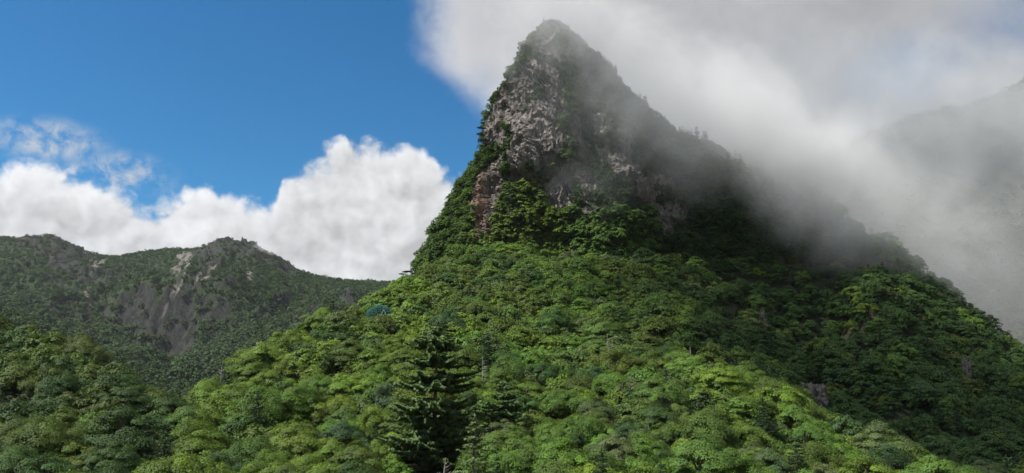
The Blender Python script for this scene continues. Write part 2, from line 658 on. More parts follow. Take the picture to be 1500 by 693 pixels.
for x, y, z in ((0, 0, -1.9), (-8, -12, -1.8), (8, -12, -1.8), (0, 8, -4.5), (-30, 12, -7.5), (30, 12, -7.5), (-60, 22, -9), (60, 22, -9), (0, 26, -8.6), (-30, 30, -9), (30, 30, -9),
                (-40, -30, -4), (40, -30, -4)):
    P.append((x, y, z))
near = Surface(P, 6.0)
BASE = -42.0
HAZE = 0.00004


def near_z(x, y):
    w_ = np.clip((x - 34) / 24, 0, 1) * np.clip((y - 112) / 30, 0, 1)
    rib_ = fbm(xyz(x.ravel() / 17 + 0.25 * perlin(xyz(x.ravel() / 30, y.ravel() / 30)), y.ravel() / 60), 3, 0.5, True).reshape(x.shape) - 0.35
    z = near(x, y) + 5.5 * w_ * rib_ + 1.6 * fbm(xyz(x.ravel() / 26, y.ravel() / 26), 4).reshape(x.shape) + 0.35 * fbm(xyz(x.ravel() / 5, y.ravel() / 5), 2).reshape(x.shape)
    e = np.minimum.reduce([(x + 230) / 45, (300 - x) / 45, (440 - y) / 60, (y + 60) / 25])
    e = np.clip(e, 0, 1)
    e = e * e * (3 - 2 * e)
    return (z - BASE) * e + BASE - 2 * (1 - e)


xs = np.arange(-230, 300.1, 2.0)
ys = np.arange(-60, 440.1, 2.0)
X, Y = np.meshgrid(xs, ys)
Zn = near_z(X, Y)
o = link('hillside', grid_mesh('hillside', xs, ys, Zn, M_soil))
tag(o, kind='structure')

# one ground sheet out to the horizon
rr = np.concatenate([np.linspace(0, 1500, 31), [2000, 2500, 3000]])
aa = np.linspace(0, 2 * math.pi, 72, endpoint=False)
V = np.stack([np.outer(rr, np.cos(aa)).ravel(), np.outer(rr, np.sin(aa)).ravel(), np.full(len(rr) * 72, BASE)], 1)
i = np.arange(len(rr) - 1)[:, None] * 72
j = np.arange(72)[None, :]
F = np.stack([i + j, i + 72 + j, i + 72 + (j + 1) % 72, i + (j + 1) % 72], -1).reshape(-1, 4)
o = link('ground', mesh_from('ground', V, F, M_soil, True))
tag(o, kind='structure')


def slope_of(Z, d):
    gy, gx = np.gradient(Z, d, d)
    return np.sqrt(gx * gx + gy * gy)


# far mountain across the valley
far_pts = """
-250 335 1260;-150 338 1250;-60 340 1230;0 344 1200;40 348 1200;78 346 1190;90 352 1190;105 361 1190;130 376 1200;200 370 1230;240 364 1230;290 362 1200;310 354 1180;342 349 1170;372 361 1180;400 373 1190;430 391 1200;447 406 1210;470 408 1230;560 413 1250;650 416 1280;750 420 1300;850 425 1300
0 385 1100;60 376 1120;100 388 1120;85 360 1165;130 395 1110;160 410 1080;200 395 1120;250 400 1090;300 385 1100;340 378 1105;380 395 1100;430 415 1110;500 425 1130;560 430 1150
60 425 1010;0 420 1010;-100 400 1050;120 430 1010;190 432 970;250 436 960;330 436 960;380 425 1000;150 450 985
190 498 935;230 508 930;310 488 935;100 470 930;150 495 880;-50 470 900;30 455 940
300 522 850;350 502 860;420 472 885;480 444 940;540 436 1010;600 432 1080;430 500 840;500 470 880;560 450 950
350 552 760;260 558 700;400 532 770;450 520 790;170 532 730;200 545 700;300 575 660;100 530 720;500 500 820;600 480 860
350 620 560;200 640 560;450 600 600;0 600 600;600 560 650
""".replace('\n', ';').split(';')
P = [at(*map(float, s_.split())) for s_ in far_pts if s_.strip()]
for px, Yc in ((-150, 1500), (100, 1480), (340, 1480), (560, 1500), (800, 1520)):
    q = at(px, 470, Yc)
    P.append(q)
far = Surface(P, 30.0)
CANF = 3.0
FG = 3.0
xs = np.arange(-1000, 140.1, FG)
ys = np.arange(560, 1480.1, FG)
X, Y = np.meshgrid(xs, ys)
sh = X.shape


def far_noise(x, y):
    p = xyz(x.ravel() / 120, y.ravel() / 170)
    warp = perlin(xyz(x.ravel() / 60, y.ravel() / 60)) * 0.5
    p[:, 0] += warp
    r = fbm(p, 5, 0.52, True) - 0.45
    crest = np.clip((1175 - y.ravel()) / 120, 0.12, 1.0)
    return (r * 34 * crest + 2.5 * fbm(xyz(x.ravel() / 14, y.ravel() / 14), 3)).reshape(x.shape)


Zf = far(X, Y) - CANF + far_noise(X, Y)
# bluffs: the mid cliff band and the rocky shoulders step up
PX, PY = project(np.stack([X.ravel(), Y.ravel(), Zf.ravel()], 1))
PX = PX.reshape(sh)
PY = PY.reshape(sh)
e = np.clip(np.minimum.reduce([(X + 1000) / 120, (140 - X) / 60, (1480 - Y) / 120, (Y - 560) / 60]), 0, 1)
Zf = (Zf - BASE) * e * e * (3 - 2 * e) + BASE - 3 * (1 - e)
slf = slope_of(Zf, FG)
jit = 17 * fbm(xyz(X.ravel() / 32, Y.ravel() / 32), 4).reshape(sh)
jit2 = 14 * fbm(xyz(X.ravel() / 40 + 9, Y.ravel() / 40), 3).reshape(sh)
qx, qy = PX + jit, PY + jit2 * 0.8
rockP = [[(28, 342), (100, 342), (150, 385), (178, 405), (140, 412), (100, 405), (60, 372), (30, 362)],
         [(198, 448), (255, 452), (320, 448), (318, 466), (285, 482), (235, 508), (200, 498), (180, 475)],
         [(288, 372), (300, 348), (345, 342), (400, 365), (450, 402), (440, 414), (395, 392), (360, 376), (335, 388), (300, 405), (280, 400)],
         [(120, 400), (180, 396), (178, 415), (120, 416)],
         [(60, 420), (130, 425), (150, 500), (100, 480), (60, 450)],
         [(440, 440), (480, 445), (470, 480), (430, 490)]]
rock = np.zeros(sh, bool)
for pl in rockP:
    rock |= inside(pl, qx, qy)
palP = [[(262, 368), (285, 364), (276, 400), (262, 430), (248, 436), (252, 405)], [(134, 382), (150, 382), (146, 396), (134, 398)],
        [(122, 412), (127, 412), (137, 470), (131, 470)], [(238, 440), (246, 440), (244, 458), (238, 458)], [(356, 388), (366, 392), (372, 408), (364, 404)],
        [(290, 395), (318, 392), (300, 414), (280, 412)], [(166, 520), (178, 520), (176, 535), (164, 535)]]
pale = np.zeros(sh, bool)
for pl in palP:
    pale |= inside(pl, PX + jit * 0.5, PY + jit2 * 0.5)
pale &= fbm(xyz(X.ravel() / 9, Y.ravel() / 30), 3).reshape(sh) < 0.25
rock &= fbm(xyz(X.ravel() / 14 + 3, Y.ravel() / 22, Zf.ravel() / 40), 4).reshape(sh) < np.where(PY > 430, -0.22, 0.15)
rock |= (slf > 1.9)
blk = np.stack([X.ravel(), Y.ravel(), Zf.ravel() * 0.4], 1)
blk = blk + 9 * np.stack([perlin(blk / 25), perlin(blk / 25 + 7), np.zeros(len(blk))], 1)
hard = (rock & ~pale).astype(float)
for _ in range(2):
    hard = (hard + np.roll(hard, 1, 0) + np.roll(hard, -1, 0) + np.roll(hard, 1, 1) + np.roll(hard, -1, 1)) / 5
Zf = Zf + hard * ((14.0 * facets(blk / 38, 5) + 8.0 * facets(blk / 15, 6) + 4.0 * facets(blk / 7.5, 7)).reshape(sh) * np.clip((1170 - Y) / 90, 0.62, 1.0))
vegf = 1.0 - np.maximum(rock, pale).astype(float)
me = grid_mesh('mountain', xs, ys, Zf, M_far)
attr(me, 'veg', vegf)
attr(me, 'rust', np.zeros(vegf.size))
attr(me, 'pale', pale.astype(float))
o = link('mountain', me)
tag(o, kind='structure')
far_data = (xs, ys, Zf, vegf)

# lower bluish shoulder in front of it, left
mid_pts = """
-200 400 580;-100 425 560;0 448 535;40 463 530;100 490 525;150 514 520;200 538 515;240 562 510;300 600 500
0 500 660;100 530 650;200 570 640;-100 480 680
-100 480 470;0 495 460;100 530 450;200 570 440;0 570 380;100 600 380;250 640 400
""".replace('\n', ';').split(';')
P = [at(*map(float, s_.split())) for s_ in mid_pts if s_.strip()]
midS = Surface(P, 10.0)
xs = np.arange(-520, -90.1, 4.0)
ys = np.arange(370, 680.1, 4.0)
X, Y = np.meshgrid(xs, ys)
Zm = midS(X, Y) - 4.0 + 5 * (fbm(xyz(X.ravel() / 60, Y.ravel() / 60), 4, 0.5, True) - 0.45).reshape(X.shape)
e = np.clip(np.minimum.reduce([(X + 520) / 60, (-90 - X) / 70, (680 - Y) / 60, (Y - 370) / 40]), 0, 1)
Zm = (Zm - BASE) * e * e * (3 - 2 * e) + BASE - 1 * (1 - e)
o = link('hill', grid_mesh('hill', xs, ys, Zm, M_soil))
tag(o, kind='structure')
mid_data = (xs, ys, Zm, np.ones(X.shape))

# the mountain that rises into the cloud on the right
rt_pts = """
1050 330 520;1130 260 520;1230 215 520;1330 172 520;1400 152 520;1500 122 520;1600 90 520;1750 60 520
1100 420 430;1230 350 430;1330 320 430;1430 300 430;1550 290 420;1700 280 420
1250 520 340;1400 470 350;1500 470 340;1650 450 330;1450 600 280;1600 600 280
1200 330 640;1400 280 640;1600 220 640
""".replace('\n', ';').split(';')
P = [at(*map(float, s_.split())) for s_ in rt_pts if s_.strip()]
rtS = Surface(P, 10.0)
xs = np.arange(80, 520.1, 4.0)
ys = np.arange(270, 660.1, 4.0)
X, Y = np.meshgrid(xs, ys)
Zr = rtS(X, Y) - 5.0 + 12 * (fbm(xyz(X.ravel() / 80, Y.ravel() / 80), 4, 0.5, True) - 0.45).reshape(X.shape)
e = np.clip(np.minimum.reduce([(X - 80) / 90, (520 - X) / 60, (660 - Y) / 80, (Y - 270) / 60]), 0, 1)
Zr = (Zr - BASE) * e * e * (3 - 2 * e) + BASE - 4 * (1 - e)
o = link('mountain', grid_mesh('mountain', xs, ys, Zr, M_soil))
tag(o, kind='structure')
rt_data = (xs, ys, Zr, np.ones(X.shape))

# ------------------------------------------------------------------ the crag
levels = [(31, 798, 811), (36, 793, 820), (45, 786, 832), (60, 773, 851), (80, 762, 869), (100, 752, 889), (120, 739, 906), (140, 728, 926), (175, 714, 965), (205, 708, 1006), (225, 706, 1038), (240, 697, 1060),
          (255, 686, 1066), (290, 666, 1070), (335, 646, 1072), (365, 627, 1074), (390, 617, 1078), (450, 600, 1085), (540, 570, 1100)]
lv = np.array(levels, float)
NL, NA = 420, 480
tl = np.linspace(0, 1, NL)
# even spacing in picture height
pyl = 31 + (540 - 31) * tl
L = np.interp(pyl, lv[:, 0], lv[:, 1])
R = np.interp(pyl, lv[:, 0], lv[:, 2])
amp_o = np.interp(pyl, [31, 70, 120], [0.0, 0.5, 1.0])
L = L + 6 * amp_o * fbm(xyz(pyl / 22, pyl * 0 + 3), 3)
R = R + 7 * amp_o * fbm(xyz(pyl / 20, pyl * 0 + 8), 3)
R2 = np.interp(pyl, [31, 200, 222, 240, 256, 288, 330, 390, 450, 540], [0, 1000, 1046, 1082, 1122, 1192, 1226, 1236, 1240, 1240])
R2 = R2 + 8 * amp_o * fbm(xyz(pyl / 16, pyl * 0 + 21), 3)
Yc = np.interp(pyl, [31, 100, 200, 390, 540], [207, 208, 211, 219, 222])
hd = np.interp(pyl, [31, 45, 100, 205, 300, 390, 540], [1.2, 4.0, 11.0, 19.0, 23.0, 27.0, 34.0])
# plan section: fraction across, depth (unit of half depth)
sec = [(0.0, 0.15), (0.07, -0.35), (0.22, -0.80), (0.40, -0.84), (0.57, -1.02), (0.68, -0.78), (0.85, -0.62), (1.0, 0.15), (0.86, 0.75), (0.5, 1.0), (0.14, 0.75)]
sec = np.array(sec)
ns = len(sec)
u = np.linspace(0, ns, NA, endpoint=False)
k0 = u.astype(int)
fr = (u - k0)[:, None]
p0, p1, p2, p3 = (sec[(k0 + d) % ns] for d in (-1, 0, 1, 2))
crv = 0.5 * (2 * p1 + (p2 - p0) * fr + (2 * p0 - 5 * p1 + 4 * p2 - p3) * fr ** 2 + (3 * p1 - p0 - 3 * p2 + p3) * fr ** 3)
V = np.zeros((NL, NA, 3))
for a_ in range(NL):
    pl, pr, pz = at(L[a_], pyl[a_], Yc[a_]), at(R[a_], pyl[a_], Yc[a_]), at(750, pyl[a_], Yc[a_])[2]
    sh_ = float(np.interp(pyl[a_], [150, 230, 300, 540], [0, 6, 15, 20]))
    r2 = at(max(R[a_], R2[a_]), pyl[a_], Yc[a_] + sh_)
    tr_ = np.clip((crv[:, 0] - 0.57) / 0.43, 0, 1.1)
    V[a_, :, 0] = pl[0] + (pr[0] - pl[0]) * np.minimum(crv[:, 0], 0.57) + (r2[0] - pl[0] - 0.57 * (pr[0] - pl[0])) * tr_
    V[a_, :, 1] = Yc[a_] + hd[a_] * crv[:, 1] * (1 - 0.25 * np.minimum(tr_, 1)) + sh_ * tr_
    V[a_, :, 2] = pz
# outward direction in plan
T = np.roll(V, -1, 1) - np.roll(V, 1, 1)
N = np.stack([T[..., 1], -T[..., 0], np.zeros((NL, NA))], -1)
N /= np.linalg.norm(N, axis=-1)[..., None] + 1e-9
q = V.reshape(-1, 3)
ctr = V.mean(1, keepdims=True)
sgn = np.sign(((V - ctr) * N).sum(-1).mean())
N *= sgn
qs = q * np.array((1, 1, 0.30))
rib = fbm(qs / 7.0 + 0.8 * perlin(q / 11.0)[:, None], 5, 0.55, True) - 0.45
rib2 = fbm(qs / 2.2, 3, 0.55, True) - 0.4
big = fbm(q / 22.0, 3)
ledge = fbm(q * np.array((0.5, 0.5, 1.3)) / 6.0, 3)
amp = np.interp(pyl, [31, 60, 120], [0.25, 0.55, 1.0])[:, None]
wq = q + 1.2 * np.stack([perlin(q / 4.0), perlin(q / 4.0 + 11), perlin(q / 4.0 + 23)], 1)
wq = wq + np.stack([0.45 * wq[:, 2], np.zeros(len(wq)), np.zeros(len(wq))], 1)      # joints dip to one side
fa = facets(wq * np.array((1, 1, 0.42)) / 5.5, 1)
fb = facets(wq * np.array((1, 1, 0.45)) / 1.9, 2)
fcx = facets(wq * np.array((1, 1, 0.6)) / 0.85, 3)
D = (1.5 * rib + 2.0 * big + 0.8 * ledge + 1.5 * fa + 0.85 * fb + 0.45 * fcx).reshape(NL, NA)
# keep silhouettes where they are drawn: less displacement at the side limbs
limb = np.abs((V[..., 0] - ctr[..., 0])) / (np.abs(V[..., 0] - ctr[..., 0]).max(1, keepdims=True) + 1e-6)
D *= amp * np.where(limb > 0.85, 0.75, 1.0)
V += N * D[..., None]
# overhanging bulge low on the left face, recess under it
cpx, cpy = project(V.reshape(-1, 3))
front = (V[..., 1] < Yc[:, None] + 3).ravel()
def bump(x0, y0, rx, ry, amt):
    g = np.exp(-((cpx - x0) / rx) ** 2 - ((cpy - y0) / ry) ** 2) * amt * front
    V.reshape(-1, 3)[:, :] += N.reshape(-1, 3) * g[:, None]
bump(770, 215, 34, 38, 3.2)
bump(765, 262, 38, 12, -2.6)
bump(707, 300, 14, 60, 2.2)
bump(738, 320, 14, 40, -2.0)
bump(835, 205, 8, 60, 1.5)
bump(860, 150, 22, 60, -2.0)
flat = V.reshape(-1, 3)
i = np.arange(NL - 1)[:, None] * NA
j = np.arange(NA)[None, :]
F = np.stack([i + j, i + NA + j, i + NA + (j + 1) % NA, i + (j + 1) % NA], -1).reshape(-1, 4)
if sgn > 0:
    F = F[:, ::-1]
tip = len(flat)
flat = np.concatenate([flat, [flat[:NA].mean(0) + np.array((0, 0, 0.8))]])
cpx, cpy = project(flat)
jx = 11 * fbm(flat / 6.0, 3)
jy = 11 * fbm(flat / 6.0 + 31, 3)
gx, gy = cpx + jx, cpy + jy
bare = [[(742, 112), (775, 85), (812, 95), (838, 160), (832, 200), (812, 235), (785, 262), (737, 275), (731, 310), (722, 356), (690, 356), (695, 262), (712, 242), (738, 218), (709, 206), (716, 175), (728, 140)],
        [(838, 160), (872, 168), (905, 175), (925, 205), (944, 255), (905, 275), (888, 240), (850, 232), (836, 205)],
        [(800, 268), (840, 232), (866, 240), (900, 320), (872, 335), (850, 300), (800, 312)],
        [(926, 250), (990, 255), (1010, 330), (965, 348), (945, 300)],
        [(788, 60), (812, 50), (820, 90), (790, 88)]]
rk = np.zeros(len(flat), bool)
for pl in bare:
    rk |= inside(pl, gx, gy)
rk &= flat[:, 1] < 224
# green crevices
rk &= ~((fbm(flat * np.array((1, 1, 0.6)) / 5.0 + 5, 3) > np.where(cpx > 850, 0.12, 0.42)) & (cpx > 735))
veg = 1.0 - rk.astype(float)
rust = np.exp(-((cpx - 702) / 16) ** 2 - ((cpy - 300) / 62) ** 2) * 1.1 + 0.5 * np.exp(-((cpx - 765) / 45) ** 2 - ((cpy - 258) / 12) ** 2)
pale = np.exp(-((cpx - 757) / 34) ** 2 - ((cpy - 262) / 11) ** 2)
Ft = np.array([(a_, (a_ + 1) % NA, tip, tip) for a_ in range(NA)])
me = mesh_from('rock_peak', flat, F, M_crag, False)
attr(me, 'veg', veg)
attr(me, 'rust', np.clip(rust, 0, 1))
attr(me, 'pale', np.clip(pale, 0, 1))
o = link('rock_peak', me)
tag(o, kind='structure')
crag_V, crag_F = flat, F

# ------------------------------------------------------------------ foliage builders
def leaves_mesh(name, pos, nrm, axis, length, width, tint, warm, mat):
    """one rhombic leaf (or leaf clump) per point"""
    n = len(pos)
    nrm = nrm / (np.linalg.norm(nrm, axis=1)[:, None] + 1e-9)
    ax = axis - nrm * (axis * nrm).sum(1)[:, None]
    ax /= np.linalg.norm(ax, axis=1)[:, None] + 1e-9
    sd = np.cross(nrm, ax)
    l = length[:, None] * 0.5
    w = width[:, None] * 0.5
    V = np.empty((n, 4, 3))
    V[:, 0] = pos - ax * l
    V[:, 1] = pos + sd * w - ax * l * 0.1
    V[:, 2] = pos + ax * l - nrm * l * 0.25
    V[:, 3] = pos - sd * w - ax * l * 0.1
    F = np.arange(n * 4).reshape(n, 4)
    me = mesh_from(name, V.reshape(-1, 3), F, mat, False)
    attr(me, 'leaf_tint', np.repeat(tint, 4))
    attr(me, 'leaf_warm', np.repeat(warm, 4))
    return me


def rand_dir(n, r):
    v = r.normal(size=(n, 3))
    return v / np.linalg.norm(v, axis=1)[:, None]


def broadleaf(seed, form, n_spray, per, leaf, mat, base=2.6, R=3.5, H=4.6):
    """crown: sprays of leaves laid in drooping plates over the limbs' ends; returns crown mesh and spray centres"""
    r = np.random.default_rng(seed)
    ph = r.uniform(0, 6.28, 4)
    cs, ss = [], []
    while len(cs) < n_spray:
        a = r.uniform(0, 2 * math.pi)
        c = r.uniform(-0.35, 1.0)
        k = 1 + 0.16 * math.sin(2 * a + ph[0]) + 0.13 * math.sin(3 * a + ph[1]) + 0.10 * math.sin(5 * a + ph[2])
        rad = r.uniform(0.62, 1.0) ** 0.6
        if form == 'layered':
            c = round(c * 3.2) / 3.2 + r.normal(0, 0.05)
        hz = math.sqrt(max(0.0, 1 - min(1, abs(c)) ** (2.0 if form != 'spreading' else 2.8)))
        p = np.array((math.cos(a) * hz * R * k * rad, math.sin(a) * hz * R * k * rad, base + H * 0.30 + c * H * 0.70 * rad * (1 + 0.12 * math.sin(a * 2 + ph[3]))))
        s = r.uniform(0.60, 1.20) * (1.15 if form == 'layered' else 1.0)
        cs.append(p)
        ss.append(s)
    cs = np.array(cs)
    ss = np.array(ss)
    n = n_spray * per
    idx = np.repeat(np.arange(n_spray), per)
    rrr = np.sqrt(r.uniform(0, 1, n))
    th = r.uniform(0, 2 * math.pi, n)
    rad = np.stack([np.cos(th), np.sin(th), np.zeros(n)], 1)
    out = cs * np.array((1, 1, 0))
    out /= np.linalg.norm(out, axis=1)[:, None] + 1e-6
    tilt = 0.35 if form != 'layered' else 0.18
    th_k = {'round': 0.20, 'layered': 0.09, 'spreading': 0.14}[form]
    off = rad * (rrr * ss[idx])[:, None]
    off[:, 2] = -0.40 * rrr ** 2 * ss[idx] + r.normal(0, 1, n) * th_k * ss[idx] - tilt * (off * out[idx]).sum(1)
    pos = cs[idx] + off
    nrm = np.array((0, 0, 1.0)) + 0.75 * rad * rrr[:, None] + 0.35 * out[idx] + 0.20 * r.normal(size=(n, 3))
    axis = rad + 0.5 * r.normal(size=(n, 3)) + 0.4 * out[idx]
    ln = leaf * r.uniform(0.7, 1.35, n)
    st = np.clip(r.normal(1.0, 0.16, n_spray), 0.6, 1.45)
    tint = st[idx] * np.clip(r.normal(1.0, 0.09, n), 0.6, 1.5)
    warm = np.clip(r.normal(0.25, 0.3, n_spray)[idx] + r.normal(0, 0.15, n), 0, 1)
    return leaves_mesh('crown', pos, nrm, axis, ln, ln * 0.62, tint, warm, mat), cs


def trunk_of(seed, cs, base=2.6, H=4.6):
    r = np.random.default_rng(seed)
    g = Geo()
    top = base + H * 0.75
    b1, b2 = r.normal(0, 0.22, 2), r.normal(0, 0.22, 2)
    zz = np.linspace(-1.6, top, 8)
    t = np.linspace(0, 1, 8)
    stem = np.stack([b1[0] * np.sin(t * 3) + b2[0] * t, b1[1] * np.sin(t * 2.6) + b2[1] * t, zz], 1)
    g.tube(stem, 0.20 * (1 - 0.8 * t) + 0.02, 7)
    pick = r.permutation(len(cs))[:16]
    for k in pick:
        e_ = cs[k]
        tz = np.clip((e_[2] - 1.4 - np.linalg.norm(e_[:2]) * 0.45 + 1.6) / (top + 1.6), 0.25, 0.92)
        s = np.array([np.interp(tz, t, stem[:, d]) for d in range(3)])
        u_ = np.linspace(0, 1, 6)[:, None]
        mid_ = (s + e_) / 2 + np.array((0, 0, 0.25)) + r.normal(0, 0.18, 3)
        pth = (1 - u_) ** 2 * s + 2 * u_ * (1 - u_) * mid_ + u_ ** 2 * e_
        g.tube(pth, (0.075 * (1 - 0.85 * u_[:, 0])), 5)
    return g.mesh('trunk', M_bark)


def fir(seed, H, R, whorls, mat, dens=1.0, clear=0.12, droop=0.12, quads=0.15, pw=0.75, nbr=6):
    """trunk mesh and needle crown mesh of a conifer with flat branch plates"""
    r = np.random.default_rng(seed)
    g = Geo()
    zz = np.linspace(-1.5, H, 9)
    g.tube(np.stack([0.05 * np.sin(zz), 0.05 * np.cos(zz * 0.7), zz], 1), np.interp(zz, [-1.5, H], [0.024 * H, 0.02]), 7)
    pos, nrm, axs, ln, wd, tint = [], [], [], [], [], []
    for w_ in range(whorls):
        t = (w_ + r.uniform(-0.45, 0.45)) / whorls
        t = min(max(t, 0), 0.985)
        z = H * (clear + (1 - clear) * t)
        lb = R * (1 - t) ** pw * (0.35 + 0.65 * min(1, (t + 0.05) / 0.2)) + 0.10
        nb = r.integers(nbr - 1, nbr + 2)
        a0 = r.uniform(0, 6.28)
        for b in range(nb):
            a = a0 + b * 6.283 / nb + r.normal(0, 0.15)
            ll = lb * r.uniform(0.45, 1.12) * (1 + 0.18 * math.sin(2 * a + seed) + 0.12 * math.sin(3 * a + z))
            d = np.array((math.cos(a), math.sin(a), 0))
            sd = np.array((-math.sin(a), math.cos(a), 0))
            ns_ = max(4, int(ll / 0.20 * dens))
            u_ = np.linspace(0.12, 1, ns_)
            hgt = -droop * ll * np.sin(u_ * 2.2) + 0.10 * ll * u_ ** 3 + 0.14 * (t - 0.3) * ll * u_
            P_ = np.array((0, 0, z + r.normal(0, 0.25 * H / whorls))) + d * (ll * u_)[:, None]
            P_[:, 2] += hgt
            g.tube(P_[::max(1, ns_ // 4)], np.linspace(0.012 * ll + 0.01, 0.006, len(P_[::max(1, ns_ // 4)])), 4)
            bt = np.clip(r.normal(1, 0.15), 0.65, 1.4)
            for side in (-1, 1):
                tl_ = (0.30 * ll * (1 - u_) + 0.20) * r.uniform(0.7, 1.25, ns_) * np.minimum(1, u_ * 3)
                ax = d[None, :] * 0.75 + sd[None, :] * side * r.uniform(0.6, 1.1, ns_)[:, None] + np.array((0, 0, 0.10))
                ax /= np.linalg.norm(ax, axis=1)[:, None]
                for rep in range(2):
                    f_ = 0.5 + 0.15 * rep
                    pos.append(P_ + ax * (tl_ * f_)[:, None] + r.normal(0, 0.03, (ns_, 3)))
                    nrm.append(np.array((0, 0, 1.0)) + 0.45 * r.normal(size=(ns_, 3)) + 0.3 * d)
                    axs.append(ax + 0.18 * r.normal(size=(ns_, 3)))
                    ln.append(tl_ * (1.1 - 0.25 * rep))
                    wd.append(np.full(ns_, quads) * r.uniform(0.8, 1.3, ns_))
                    tint.append(bt * np.clip(r.normal(1, 0.15, ns_), 0.6, 1.5))
    # leader shoot
    k = 10
    pos.append(np.stack([np.zeros(k), np.zeros(k), np.linspace(H - 0.6, H + 0.15, k)], 1))
    nrm.append(rand_dir(k, r))
    axs.append(np.array((0, 0, 1.0)) + 0.5 * r.normal(size=(k, 3)))
    ln.append(np.full(k, 0.35))
    wd.append(np.full(k, 0.10))
    tint.append(np.ones(k))
    pos, nrm, axs, ln, wd, tint = map(np.concatenate, (pos, nrm, axs, ln, wd, tint))
    cm = leaves_mesh('crown', pos, nrm, axs, ln, wd, tint, np.zeros(len(pos)), mat)
    return g.mesh('trunk', M_bark), cm


FORMS = ['round', 'layered', 'spreading', 'round', 'layered', 'spreading', 'round', 'layered', 'spreading']
hi = []
for k, f_ in enumerate(FORMS):
    cm, cs = broadleaf(100 + k, f_, int(58 + 6 * (k % 5)), 300, 0.185, M_leaf, H=4.6 if f_ != 'spreading' else 3.6, R=3.5 if f_ != 'spreading' else 4.0)
    hi.append((f_, cm, trunk_of(200 + k, cs)))
FIRS = [fir(300, 8.5, 2.6, 24, M_leaf), fir(301, 9.5, 3.0, 24, M_leaf)]

# ------------------------------------------------------------------ scatter
def scatter(x0, x1, y0, y1, d, seed, accept=None):
    """jittered, mutually spaced points (dart throwing on a grid)"""
    r = np.random.default_rng(seed)
    nx, ny = int((x1 - x0) / d) + 1, int((y1 - y0) / d) + 1
    gx_, gy_ = np.meshgrid(np.arange(nx), np.arange(ny))
    px_ = x0 + (gx_ + 0.5 * (gy_ % 2) + r.uniform(-0.36, 0.36, gx_.shape)) * d
    py_ = y0 + (gy_ + r.uniform(-0.36, 0.36, gx_.shape)) * d
    return px_.ravel(), py_.ravel()


PAL = {   # leaf base colours and the words that go with them
    'mid green': (0.070, 0.128, 0.026),
    'deep green': (0.042, 0.086, 0.022),
    'yellow-green': (0.102, 0.164, 0.024),
    'bright green': (0.082, 0.152, 0.026),
    'olive green': (0.074, 0.114, 0.022),
    'grey-green': (0.080, 0.112, 0.042),
    'blue-green': (0.046, 0.090, 0.035),
}
PN = list(PAL)

tx, ty = scatter(-200, 260, 30, 330, 2.35, 11)
tz = near_z(tx, ty)
keep = np.ones(len(tx), bool)
# not inside the crag
pz = np.interp(tz, flat[:-1:NA, 2][::-1], np.arange(NL)[::-1].astype(float)) if False else None
ring_z = V[:, :, 2].mean(1)
def inside_crag(x, y, z, m=0.0):
    res = np.zeros(len(x), bool)
    lev = np.clip(np.searchsorted(-ring_z, -z), 0, NL - 1)
    for a_ in np.unique(lev):
        s_ = np.where(lev == a_)[0]
        s_ = s_[z[s_] < ring_z[0]]
        if len(s_):
            res[s_] = inside(V[a_, ::8, :2], x[s_], y[s_])
    return res
keep &= ~inside_crag(tx, ty, tz + 2.0)
# bare rock gully on the right and gaps
top_px, top_py = project(np.stack([tx, ty, tz + CAN], 1))
keep &= ~(inside([(1172, 545), (1212, 545), (1215, 600), (1172, 605)], top_px, top_py) & (ty > 120))
keep &= fbm(xyz(tx / 9 + 40, ty / 9), 2) > -0.62
# clearing for the netted frame and sight lines to special trees
NET = at(556, 470, 137.0)
keep &= ~((np.abs(tx - NET[0]) < 4.2) & (np.abs(ty - NET[1] + 3) < 6.5))
keep &= ~((np.abs(tx - NET[0] * ty / NET[1]) < 1.7) & (ty > NET[1] - 10) & (ty < NET[1]))
specials = {'big_fir': (at(640, 600, 66.0)), 'young_fir': at(695, 640, 44.0), 'layer_fir': at(1030, 600, 77.0), 'side_fir': at(738, 600, 71.0)}
for k, q in specials.items():
    rad_ = {'big_fir': 2.6, 'young_fir': 2.2, 'layer_fir': 2.4, 'side_fir': 2.0}[k]
    keep &= (tx - q[0]) ** 2 + (ty - q[1]) ** 2 > rad_ ** 2
keep &= ~((np.abs(tx - specials['big_fir'][0] * ty / 66) < 2.2) & (ty < 64))
tx, ty, tz, top_px, top_py = (a_[keep] for a_ in (tx, ty, tz, top_px, top_py))
n_t = len(tx)
dist = np.sqrt(tx ** 2 + ty ** 2)
# what the camera sees of each tree: march the sight line over the canopy
seen = np.ones(n_t, bool)
for f_ in np.linspace(0.15, 0.93, 24):
    gx_, gy_, gz_ = tx * f_, ty * f_, (tz + 4.8) * f_
    seen &= ~((near_z(gx_, gy_) + 4.0 > gz_) & (gy_ > 32))
infr = (top_px > -25) & (top_px < 1525) & (top_py > -20) & (top_py < 725) & (ty > 36)
size = 0.53 * rng.uniform(0.60, 1.45, n_t) * (1 + 0.12 * perlin(xyz(tx / 20, ty / 20)))
size *= np.where(rng.uniform(0, 1, n_t) < 0.12, 1.25, 1.0) * np.where(rng.uniform(0, 1, n_t) < 0.15, 0.72, 1.0)
size *= np.interp(ty, [40, 60, 110], [0.74, 0.80, 1.0])
steep_small = np.clip((ty - 150) / 90, 0, 1)
size *= 1 - 0.18 * steep_small
stand = fbm(xyz(tx / 14 + 3, ty / 14), 2) + rng.normal(0, 0.28, n_t)
stand2 = fbm(xyz(tx / 17 + 50, ty / 17), 2) + rng.normal(0, 0.25, n_t)
kindc = np.full(n_t, 'mid green', dtype=object)
kindc[stand > 0.20] = 'deep green'
kindc[stand < -0.20] = 'yellow-green'
kindc[(stand2 > 0.28)] = 'olive green'
kindc[(stand2 < -0.30)] = 'bright green'
kindc[(rng.uniform(0, 1, n_t) < 0.10)] = 'grey-green'
